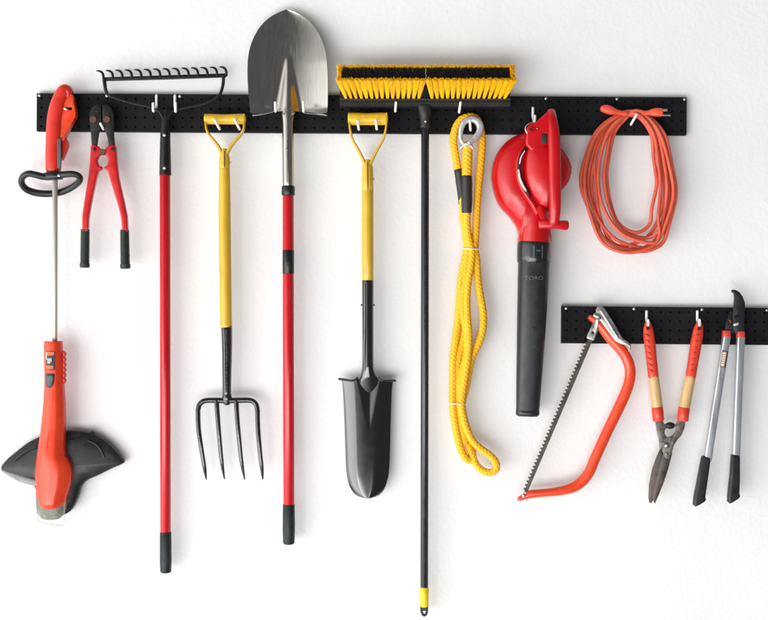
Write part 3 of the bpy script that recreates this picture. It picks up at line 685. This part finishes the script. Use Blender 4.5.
ring = [(465.4, 147, .060), (461.2, 140, .060), (460.8, 131, .060), (463.4, 123.4, .060), (469.6, 119.2, .060), (476.6, 120.8, .060), (480.2, 127, .060), (478.6, 134, .061), (473.6, 139.4, .063), (468.4, 143.6, .065)]
wd = [1.5, 2.0, 2.5, 2.9, 3.2, 3.5, 3.7, 3.5, 3.1, 2.2]
tube(b, [p+(wd[i], 3.4) for i, p in enumerate(ring)], n=8, seg=18, cap=0, ex=3)
tube(b, [(460.8, 148.4, .062, 1.3, 2), (463.6, 145.4, .066, 1.6, 2), (467, 144, .068, 1.8, 2), (470.6, 145.4, .066, 1.6, 2), (473, 148.8, .062, 1.3, 2)], n=6, seg=12, cap=1)
obj('thimble', b, 'galv', t)
for y, x0, x1, a in ((248.6, 462.4, 481.4, .3), (403.6, 448.6, 465.6, .2)):
    b = BM(); tube(b, [(x0, y-.2, .046, .55), (x0+2.4, y, .058, .55), ((x0+x1)/2, y+a, .067, .55), (x1-2.4, y+a, .058, .55), (x1, y+.5, .044, .55)], n=6, seg=8, cap=1)
    tube(b, [(x0, y-.2, .046, .55), ((x0+x1)/2, y, .026, .55), (x1, y+.5, .044, .55)], n=6, seg=8, cap=1)
    obj('twine_tie', b, 'tie', t)

# ------------------------------------------------------------------ leaf blower
t = thing('leaf_blower', 'glossy red electric leaf blower with long black nozzle tube', 'leaf blower', (533, 125, .05))
so = [(520.6, 243), (518.6, 233), (515.4, 225), (508.6, 215.6), (500.4, 206.6), (494.6, 194), (491.8, 178), (493, 164), (498, 151.5), (506, 142), (516, 135.6), (528, 132.6), (541, 135.6), (552, 143), (559, 156), (560.4, 172), (558, 188), (553.6, 202), (551.4, 218), (551, 232), (549.4, 243)]
def sp(s): return (1-s**3.2)**.62 * (1-.16*math.exp(-(s/.42)**2)) if s < 1 else 0
b = inflate(BM(), so, (529, 180), .052, .052, sp, n=6, rings=26, back=.030)
sc_ = obj('fan_housing', b, 'blow', t, angle=50)
mo = [(527, 146), (536, 139.6), (548, 139), (559, 146), (567.6, 157), (571.4, 168), (569, 181), (561.6, 191), (555, 198.6), (552.6, 209), (547, 214.4), (540.4, 211), (535.6, 203), (528.6, 194.6), (523.4, 183.4), (522, 170), (522.8, 156.6)]
def mp_(s): return (1-s**2.6)**.5 if s < 1 else 0
b = inflate(BM(), mo, (546, 172), .088, .040, mp_, n=6, rings=20, back=.060)
mh = obj('motor_housing', b, 'blow', t, angle=50)
# raised shroud line round the intake and the slot
b = tube(BM(), [(528.6, 141, .090, 2.2, 4), (521.6, 149.6, .096, 2.2, 4), (517.6, 160, .099, 2.2, 4), (517, 172, .100, 2.2, 4), (519.6, 184, .100, 2.2, 4), (526, 195, .099, 2.4, 4), (533, 205, .097, 3.0, 4), (536.6, 213, .093, 2.6, 4)], n=7, seg=16, cap=1)
obj('intake_rim', b, 'blow', mh)
b = tube(BM(), [(527.4, 146.6, .1035, 1.5, 1), (522, 153.6, .1085, 1.6, 1), (519.6, 163, .1105, 1.7, 1), (519.6, 173, .1112, 1.7, 1), (522.2, 182.6, .1112, 1.8, 1), (527, 191.4, .1105, 1.8, 1), (529, 196, .108, 1.4, 1)], n=7, seg=12, cap=1)
sl = obj('intake_slot', b, 'blow_d', mh)
b = BM()  # white strips added to stand for the wall seen through the slot
tube(b, [(524.6, 151, .1085, .6, .8), (521.2, 157, .1115, .7, .8), (519.7, 163.4, .1130, .6, .8)], n=6, seg=8, cap=1)
tube(b, [(518.6, 170, .1130, .8, .8), (519.8, 178, .1140, 1.1, .8), (522.6, 185, .1140, 1.2, .8), (526, 190.6, .1130, .8, .8)], n=6, seg=8, cap=1)
obj('slot_wall_strip', b, 'lab_white', sl, label='white strip added for the wall shining through the slot')
b = tube(BM(), [(536, 160, .121, .8, .6), (529, 170, .1225, .8, .6), (530, 184, .1235, .8, .6), (536.6, 194, .1225, .9, .6)], n=8, seg=10, cap=1)
# top bracket
b = plate(BM(), [(524.6, 146), (525, 131), (528.6, 124.6), (534.6, 123.6), (541, 117.6), (548.6, 110.8), (554, 111.4), (556, 118), (556, 152), (540, 156), (530, 152)], .060, .116, 3.2, holes=[[(542.4, 135.6), (547.2, 135.6), (547.2, 142.4), (542.4, 142.4)]], segs=4)
br = obj('top_bracket', b, 'blow', t)
b = plate(BM(), [(541, 134.4), (548.6, 134.4), (548.6, 143.6), (541, 143.6)], .104, .1175, .5); obj('switch', b, 'lab_black', br)
b = disc(BM(), 531, 129.8, 3.0, .114, .1205, 0); obj('boss', b, 'blow', br)
b = disc(BM(), 531, 129.8, 1.5, .120, .1215, 0); obj('boss_hole', b, 'blow_d', br)
b = tube(BM(), [(527, 133, .125, .42), (525.2, 129, .125, .42), (526.6, 125.4, .115, .42), (530.4, 122.8, .09, .42), (534.6, 122.8, .062, .42), (537.6, 125, .075, .42), (537.2, 128.6, .124, .42)], n=7, seg=8, cap=1)
obj('wire_loop', b, 'hook', t)
# handle
b = tube(BM(), [(551.2, 113.6, .128, 4.4, 5), (552.6, 122, .150, 4.9, 5), (554, 136, .158, 6.1, 5.6), (554.6, 160, .160, 6.3, 5.8), (554.9, 185, .160, 6.2, 5.8), (555, 208, .154, 5.8, 5.6), (554, 222, .146, 5.3, 5.2)], n=7, seg=24, cap=1, ex=2.6)
hd = obj('handle', b, 'blow', t, angle=60)
b = tube(BM(), [(540.4, 224.4, .134, 4.9, 5), (548, 224.2, .140, 4.7, 5), (558, 224.8, .140, 4.3, 5), (563, 225.2, .138, 4.8, 5), (566.6, 225.4, .136, 4.8, 5)], n=4, seg=22, cap=0, ex=3)
obj('handle_foot', b, 'blow', hd)
b = tube(BM(), [(545, 223, .136, 4, 5), (543.6, 216, .120, 4.4, 5), (541, 208, .100, 5, 5)], n=5, seg=18, cap=1)
obj('handle_strut', b, 'blow', hd)
# coupling and nozzle
b = tube(BM(), [(533, 206, .062, 12, 13), (534, 218, .060, 14, 15), (534.6, 232, .057, 16, 15.6), (534.4, 245, .056, 16.1, 15.4)], n=5, seg=44, cap=1); obj('neck', b, 'blow', t)
b = tube(BM(), [(534.2, 242.8, .056, 16.8, 16), (534.0, 250, .056, 17.0, 16.2), (533.8, 262, .056, 16.7, 16)], n=2, seg=44, cap=0)
co = obj('coupling', b, 'blow_c', t)
def cs(x, y): return .056+16.1/S*math.sqrt(max(.05, 1-((x-534)/16.9)**2))*.985
b = BM()
for q in ([(531, 246), (532.6, 246), (532.6, 258.6), (531, 258.6)], [(539.6, 246), (541, 246), (541, 258.6), (539.6, 258.6)], [(534.2, 250.5), (538.4, 250.5), (538.4, 252), (534.2, 252)]): patch(b, q, cs, off=.0012, sub=2)
obj('latch', b, 'grey_button', co)
TR = [(261, 533.9, 15.6, 15), (300, 532.4, 14.9, 14.6), (340, 530.8, 13.9, 12.5), (380, 529, 12.7, 10), (413.6, 527.5, 11.4, 8)]
def ts(x, y):
    for a, c in zip(TR, TR[1:]):
        if a[0] <= y <= c[0]:
            q = (y-a[0])/(c[0]-a[0]); cx = a[1]+(c[1]-a[1])*q; ra = a[2]+(c[2]-a[2])*q; rb = a[3]+(c[3]-a[3])*q
            u = min(.95, abs(x-cx)/ra); return .056+rb/S*(1-u**2.7)**(1/2.7)*.984
    return .07
b = tube(BM(), [(c, y, .056, ra, rb) for y, c, ra, rb in TR], n=5, seg=48, cap=None, ex=2.7)
nz = obj('nozzle_tube', b, 'blow_b', t, angle=50)
b = tube(BM(), [(527.6, 410.6, .056, 11.8, 8.4), (527.5, 414.4, .056, 11.8, 8.4)], n=1, seg=44, cap=0, ex=2.7); obj('nozzle_lip', b, 'blow_b', nz)
pl = obj('name_plate', patch(BM(), [(525.4, 269.6), (539.4, 269.6), (539, 285.6), (525, 285.6)], ts, off=.0005, sub=8), 'blow_t', nz)
b = text(BM(), 'TORO', 532.2, 278.6, 4.0, ts, 0, .0018, 1.2); obj('lettering', b, 'blow_w', nz, flat=True)
b = BM(); patch(b, [(529.6, 326.4), (535.6, 326.2), (533.4, 331.4), (532, 331.4)], ts, off=.0004, sub=3); obj('moulded_mark', b, 'blow_t', nz)

# ------------------------------------------------------------------ extension cord
t = thing('extension_cord', 'coiled orange extension cord hanging from the right end of the long board', 'extension cord', (634, 112, .05))
loops = [  # Rx, bottom x, bottom y, Lx, top y, depth
    (676, 641, 251.5, 582.5, 111.5, .050), (672.5, 650, 248.5, 588.5, 113.5, .043), (673.5, 629, 252.5, 584.6, 112.4, .057), (664.5, 621, 246, 590.6, 114.6, .036), (660.5, 652, 243, 599, 113.4, .062), (669, 633, 249.5, 594, 114, .038), (667, 645, 238, 603.5, 113, .054), (656.6, 636, 232.5, 607.5, 115.4, .047)]
pts = [(622, 112.6, .062)]
for i, (rx, bx, by_, lx, ty, d) in enumerate(loops):
    j = [random.uniform(-2, 2) for _ in range(8)]
    dj = [random.uniform(-.006, .006) for _ in range(8)]
    H = by_-ty
    pts += [(634, ty, d+.004), (634+(rx-634)*.38, ty+.045*H, d), (634+(rx-634)*.72+j[1], ty+.17*H, d+dj[0]), (634+(rx-634)*.93+j[2], ty+.37*H, d+dj[1]), (rx, ty+.58*H, d+dj[2]), (634+(rx-634)*.86+j[3], ty+.79*H, d+dj[3]), ((rx+bx)/2+3, by_-8, d+dj[4]), (bx, by_, d+dj[5]),
            ((lx+bx)/2-3, by_-9, d+dj[6]), (634-(634-lx)*.84+j[5], ty+.74*H, d+dj[7]), (lx+j[6], ty+.52*H, d), (634-(634-lx)*.94+j[7], ty+.32*H, d), (634-(634-lx)*.72, ty+.14*H, d), (634-(634-lx)*.36, ty+.035*H, d)]
pts += [(634, 111, .062), (646, 113, .064)]
b = tube(BM(), [p+(1.85,) for p in pts], n=8, seg=12, cap=1)
obj('cable', b, 'cord', t, angle=80)
b = tube(BM(), [(603.6, 108.8, .064, 3.6, 3.4), (606.6, 109.2, .064, 4.3, 4), (611, 110.6, .064, 4.1, 4), (616, 112, .063, 2.9, 3), (622, 113.2, .062, 2.4, 2.4), (626, 113.8, .062, 2.3, 2.3)], n=5, seg=18, cap=1, ex=2.6)
obj('socket_end', b, 'plug', t)
b = tube(BM(), [(642, 113.4, .064, 2.3, 2.3), (648, 112.8, .064, 2.4, 2.4), (652, 112.4, .064, 3.5, 3.2), (656, 112.2, .064, 4.2, 3.8), (661.6, 112.4, .064, 4.1, 3.8)], n=5, seg=18, cap=0, ex=2.8)
pg = obj('plug', b, 'plug', t)
obj('prong', plate(BM(), [(661, 108.8), (667.4, 108.9), (667.4, 111.2), (661, 111.2)], .0625, .066, .3), 'brass', pg)
obj('prong', tube(BM(), [(661, 115.2, .064, .8), (669.8, 115.4, .064, .8)], n=1, seg=10, cap=1), 'brass', pg)

# ------------------------------------------------------------------ bow saw
t = thing('bow_saw', 'bow saw with bent orange tube frame and toothed blade', 'saw', (598, 316, .05))
fr = [(590.4, 317.6, .045, 2.6, 4), (595, 320.6, .045, 3.8, 4.4), (601.6, 327, .045, 5.0, 5), (611, 339, .046, 5.3, 5), (620, 348.6, .046, 5.5, 5), (627, 359, .046, 5.5, 5), (630.2, 371, .046, 5.5, 5), (628.4, 385, .046, 5.5, 5), (620.6, 404, .046, 5.6, 5), (609, 428, .046, 5.4, 5), (600.4, 446.6, .046, 5.4, 5), (594, 461, .046, 5.4, 5), (588.4, 473.6, .046, 5.4, 5), (580.4, 482.8, .046, 5.5, 5), (570, 488.6, .046, 5, 5), (555, 491.8, .046, 4.4, 4.8), (540, 493.2, .046, 4.0, 4.6), (531, 494.2, .046, 4.3, 4.2), (525.4, 496.2, .046, 3.4, 3.6), (519.6, 498.8, .046, 2.4, 3)]
b = tube(BM(), fr, n=6, seg=24, cap=1); obj('frame', b, 'saw', t, angle=70)
# blade with teeth
ax, ay, bx, by_ = 592.0, 334.0, 524.5, 494.5
L = math.hypot(bx-ax, by_-ay); ux, uy = (bx-ax)/L, (by_-ay)/L; nx, ny = uy, -ux     # normal pointing right
def BP(s, w): return (ax+ux*s+nx*w, ay+uy*s+ny*w)
o = [BP(0, 3.0), BP(L, 1.8), BP(L, -1.2)]
nt = 41
for i in range(nt):
    s1 = L-4-(L-12)*i/nt; st = (L-12)/nt
    o += [BP(s1, -1.4), BP(s1-st*.22, -3.3), BP(s1-st*.5, -3.3) if i % 4 else BP(s1-st*.36, -3.4), BP(s1-st*.72, -1.4)]
o += [BP(0, -2.4)]
obj('blade', plate(BM(), o, .0445, .0460, 0), 'saw_bl', t, flat=True)
def BP2(s, w): return BP(s, w)
b = plate(BM(), [BP(-22, -3.2), BP(-22, 3.0), BP(4.5, 4.2), BP(6, 3.2), BP(6, -3.4), BP(4.5, -4.2)], .0440, .0560, .7, holes=[circ(*BP(-1.5, 0), 1.3, 10)])
cl = obj('blade_clamp', b, 'saw_m', t)
obj('pin', disc(BM(), *BP(-1.5, 0), 1.25, .044, .0545), 'lab_black', cl)
b = plate(BM(), [(595.8, 309.6), (597.6, 306.6), (601.4, 306.2), (604.4, 308.6), (608.6, 315), (614.4, 324), (619.6, 333.4), (622.6, 338.6), (627, 341), (630.8, 344.6), (630.6, 348.4), (629.2, 352), (628.2, 351.6), (628.8, 347), (626.4, 345.4), (620.4, 344), (614.6, 340.6), (610, 334), (603.4, 325), (599, 319.4), (596, 315)], .058, .0645, .9)
lv = obj('tension_lever', b, 'saw_m', t)
b = tube(BM(), [(601, 311, .0645, 1.6, 1), (607, 320, .0645, 1.8, 1.1), (613, 330, .0645, 1.8, 1.1), (618.4, 338.6, .0645, 1.2, .8)], n=5, seg=10, cap=1); obj('lever_rib', b, 'saw_m', lv)
b = tube(BM(), [(594.6, 315, .0655, 2.2, 1.5), (598, 316.4, .067, 2.5, 1.6), (600, 318, .0655, 2.1, 1.5)], n=4, seg=14, cap=1); obj('rivet', b, 'saw_m', lv)
obj('pin', disc(BM(), 523.6, 495.6, 1.7, .052, .0575), 'screw', t)
obj('nut', disc(BM(), 525.6, 492.6, 1.4, .046, .052), 'screw', t)

# ------------------------------------------------------------------ hedge shears
t = thing('hedge_shears', 'open handled hedge shears with red and bare wood handles, rusty blades down', 'shears', (672, 325, .05))
def shear_handle(pts, bumps, s):
    (x0, y0), (x1, y1), (x2, y2), (x3, y3) = pts
    b = plate(BM(), [(x0-3.2, y0-2.6), (x0+.2, y0-4), (x0+3.4, y0-2.6), (x0+5.0, y0+2), (x0+5.4, y0+8), (x0-5.0, y0+8), (x0-4.8, y0+2)], .044, .060, 1.8, holes=[circ(x0-.1, y0+3.2, 1.7, 12, 2.4)], segs=4) if False else BM()
    tube(b, [(x0, y0-1, .050, 3.4, 3.2), (x0+(x1-x0)*.05, y0+3, .050, 4.8, 3.8), (x0+(x1-x0)*.16, y0+9, .050, 5.4, 4.6), (x0+(x1-x0)*.45, y0+(y1-y0)*.45, .050, 5.6, 5.2), (x0+(x1-x0)*.75, y0+(y1-y0)*.75, .050, 5.3, 5.2), (x1, y1, .050, 5.2, 5.2)], n=6, seg=24, cap=1, ex=2.3)
    g = obj('handle_grip', b, 'sh_red', t, angle=60)
    for k in range(7):
        q = .20+k*.115; x = x0+(x1-x0)*q+bumps*(1.6 if s < 0 else 0); y = y0+(y1-y0)*q
        b = tube(BM(), [(x-2.4, y+1.0*s, .0600, .9, .9), (x-.3, y, .0622, 1.3, 1.2), (x+2.2, y-1.2*s, .0605, .9, .9)], n=4, seg=12, cap=1)
        obj('finger_ridge', b, 'sh_red', g)
    obj('hole', disc(BM(), x0, y0+3.0, 1.7, .060, .0655, 0), 'blow_d', g)
    obj('handle_wood', tube(BM(), [(x1, y1-.5, .050, 5.2), ((x1+x2)/2, (y1+y2)/2, .050, 5.5), (x2, y2+.5, .050, 5.6)], n=5, seg=26, cap=0), 'sh_wood', t)
    obj('handle_ring', tube(BM(), [(x2, y2, .050, 5.7), (x3, y3, .050, 5.9)], n=1, seg=26, cap=0), 'sh_red', t)
shear_handle([(647.8, 325.4), (653.4, 376.4), (657.2, 407), (658.4, 420)], -1, -1)
shear_handle([(699, 325.6), (690.6, 376.4), (684.2, 407.4), (682.6, 420)], 1, 1)
b = plate(BM(), [(661.5, 446), (672, 446), (671.6, 452), (668, 465), (662.4, 480), (656.4, 494), (651.6, 503.2), (649.2, 502.6), (648.2, 498), (649, 484), (652, 469), (656.6, 456)], .0455, .0485, .5)
obj('blade', b, 'sh_bl', t)
b = plate(BM(), [(664, 446), (673, 446), (671.8, 455), (668.4, 468.4), (664, 482), (658.8, 495), (655.2, 503.4), (653.8, 502.6), (652.6, 498), (654.4, 486), (658.4, 470), (662.4, 456)], .0490, .0520, .5)
obj('blade', b, 'sh_bl', t)
b = plate(BM(), [(654.8, 419), (662.6, 419.6), (664.2, 424), (667.8, 423.6), (668, 427.6), (665, 429.6), (664.6, 433.6), (667, 437), (671, 439.6), (673.4, 443.6), (673, 448), (671, 457), (666.6, 460), (662, 457), (659.6, 449), (658.8, 440), (656.6, 431)], .0430, .0485, .9)
obj('tang', b, 'sh_met', t)
b = plate(BM(), [(678.4, 419), (685.4, 419.6), (684.8, 427), (681.6, 435), (677, 440.4), (674, 445), (672, 452), (668.4, 459.6), (665, 458), (661.6, 450), (661.8, 443), (665.6, 437.4), (671.4, 436), (675, 432), (676, 428.4), (672.2, 427.6), (672.4, 423.6), (676, 424)], .0490, .0560, .9)
tg = obj('tang', b, 'sh_met', t)
obj('pivot_bolt', disc(BM(), 666.6, 445.6, 2.9, .0555, .0610), 'worn_steel', tg)
obj('pivot_nut', disc(BM(), 666.6, 445.6, 1.5, .0605, .0635), 'screw', tg)
obj('pivot_bolt', disc(BM(), 666.4, 453.8, 1.5, .0555, .0590), 'worn_steel', tg)
obj('bumper', tube(BM(), [(666.8, 425.6, .050, 2.8, 3), (670, 425.6, .050, 3.6, 3.6), (673.4, 425.6, .050, 2.8, 3)], n=4, seg=18, cap=0), 'lop_blk', t)

# ------------------------------------------------------------------ loppers
t = thing('loppers', 'bypass loppers with black hooked blade, aluminium arms and black grips', 'loppers', (736, 324, .05))
b = plate(BM(), [(724.6, 333), (725.2, 325), (727.6, 317.6), (730.6, 311.4), (731.8, 311.6), (732.6, 316), (736, 320), (737, 326), (735.6, 333)], .0440, .0510, .9)
obj('counter_blade', b, 'lop_blk', t)
b = plate(BM(), [(730.9, 290.6), (732.6, 289.5), (735.6, 289.8), (739.4, 292), (742.6, 296.4), (744.8, 302), (745.2, 308), (744.4, 315), (744.2, 324), (744.6, 334), (735.2, 334), (733, 328.4), (732.8, 320), (732.6, 314), (733.4, 306), (733.9, 298), (733.4, 293.4), (731.6, 292.2)], .0515, .0575, 1.0)
bl = obj('hooked_blade', b, 'lop_blk', t)
obj('pivot_bolt', disc(BM(), 736.6, 318, 2.8, .0570, .0620, 0), 'cut_black', bl)
b = plate(BM(), [(728.8, 320), (729.8, 319.8), (731.6, 322.2), (730.8, 322.8)], .0505, .0530, .1); obj('red_mark', b, 'lop_red', t)
def arm(x0, y0, x1, y1, lab=None):
    b = tube(BM(), [(x0, y0, .050, 3.85, 4.2), (x1, y1, .050, 3.85, 4.2)], n=1, seg=32, cap=0, ex=5)
    a = obj('arm', b, 'alu', t, angle=35)
    q = 5/(y1-y0)
    obj('arm_collar', tube(BM(), [(x0-.1, y0-4.6, .050, 3.9, 4.3), (x0+(x1-x0)*.01, y0+.8, .050, 4.0, 4.4)], n=1, seg=28, cap=0, ex=4), 'lop_red', t)
    return a
a1 = arm(726.5, 335.8, 707.2, 460)
a2 = arm(740.5, 336.6, 735.6, 458)
# sticker on the left arm
def ls(x, y): return .050+4.2/S*.985
def LP(s, w):  # s px down the arm, w across
    l = math.hypot(-19.3, 124.2); vx, vy = -19.3/l, 124.2/l
    return (726.5+vx*s+vy*w, 335.8+vy*s-vx*w)
st = obj('sticker', patch(BM(), [LP(15, -2.6), LP(15, 3.2), LP(32, 3.2), LP(32, -2.6)], ls, off=.0003, sub=2), 'lab_black', a1)
obj('sticker_face', patch(BM(), [LP(16.2, -2.4), LP(15.8, 1.9), LP(31.4, 1.9), LP(31.4, -2.4)], ls, off=.0008, sub=2), 'lab_brown', a1)
b = BM()
for k in range(6): patch(b, [LP(17.2+k*2.3, -1.6), LP(17.2+k*2.3, 1.0), LP(18.2+k*2.3, .8), LP(18.2+k*2.3, -1.4)], ls, off=.0012, sub=1)
obj('sticker_marks', b, 'lab_white', a1)
b = plate(BM(), [(701.6, 456.4), (703.4, 455.6), (709.6, 457), (710, 460), (707.6, 477), (705.4, 492), (704.8, 497), (705.6, 499.4), (704, 501.6), (697.6, 505.4), (694.8, 506.3), (693, 504.6), (693.6, 498), (696.6, 482)], .040, .0625, 2.0, segs=4)
obj('grip', b, 'lop_blk', t)
b = plate(BM(), [(731.2, 455), (732.8, 453.8), (738.4, 454.6), (739.4, 457), (739.4, 478), (738.8, 493), (739.6, 496.2), (738, 498.4), (732, 502.2), (729.4, 503.3), (727.4, 501.6), (727.6, 494), (729.8, 475)], .040, .0625, 2.0, segs=4)
obj('grip', b, 'lop_blk', t)

# ------------------------------------------------------------------ camera
cam = bpy.data.cameras.new('camera'); co_ = bpy.data.objects.new('camera', cam); COL.objects.link(co_)
co_.location = (0, -D, 0); co_.rotation_euler = (R(90), 0, 0)
cam.sensor_width = 36; cam.lens = 36*D/(768/S); cam.clip_end = 50; cam.clip_start = .05
SC.camera = co_

# ------------------------------------------------------------------ light: open door to the left, low and in front, plus an added fill lamp
def area(name, loc, target, sx, sy, power, col):
    l = bpy.data.lights.new(name, 'AREA'); l.shape = 'RECTANGLE'; l.size = sx; l.size_y = sy; l.energy = power; l.color = col
    o = bpy.data.objects.new(name, l); COL.objects.link(o); o.location = loc
    o.rotation_euler = (Vector(target)-Vector(loc)).to_track_quat('-Z', 'Y').to_euler()
    return o
area('door_light', (-2.9, -2.7, -1.2), (-.1, 0, -.1), 2.8, 2.6, 72, (1, .985, .965))
area('fill_light', (-.9, -4.2, -1.8), (-.3, 0, .1), 3.4, 1.8, 122, (.97, .985, 1))  # added fill lamp, lifts the shadows directly behind the tools
w = bpy.data.worlds.new('World'); SC.world = w; w.use_nodes = True
nt = w.node_tree; n = nt.nodes; L = nt.links
tc = n.new('ShaderNodeTexCoord'); dt = n.new('ShaderNodeVectorMath'); dt.operation = 'DOT_PRODUCT'
dt.inputs[1].default_value = Vector((-.85, -.22, -.35)).normalized()
L.new(tc.outputs['Generated'], dt.inputs[0])
rp = n.new('ShaderNodeValToRGB'); e = rp.color_ramp
e.elements[0].position = 0; e.elements[0].color = (.14, .141, .144, 1)
e.elements[1].position = 1; e.elements[1].color = (2.4, 2.39, 2.36, 1)
x = e.elements.new(.5); x.color = (.13, .132, .136, 1)
x = e.elements.new(.64); x.color = (.17, .172, .176, 1)
x = e.elements.new(.82); x.color = (1, 1, .985, 1)
mr = n.new('ShaderNodeMapRange'); mr.inputs[1].default_value = -1; mr.inputs[2].default_value = 1
L.new(dt.outputs['Value'], mr.inputs[0]); L.new(mr.outputs[0], rp.inputs[0])
L.new(rp.outputs[0], n['Background'].inputs[0]); n['Background'].inputs[1].default_value = 1.32
SC.view_settings.view_transform = 'Standard'; SC.view_settings.look = 'None'
SC.view_settings.exposure = -0.07; SC.view_settings.gamma = 1
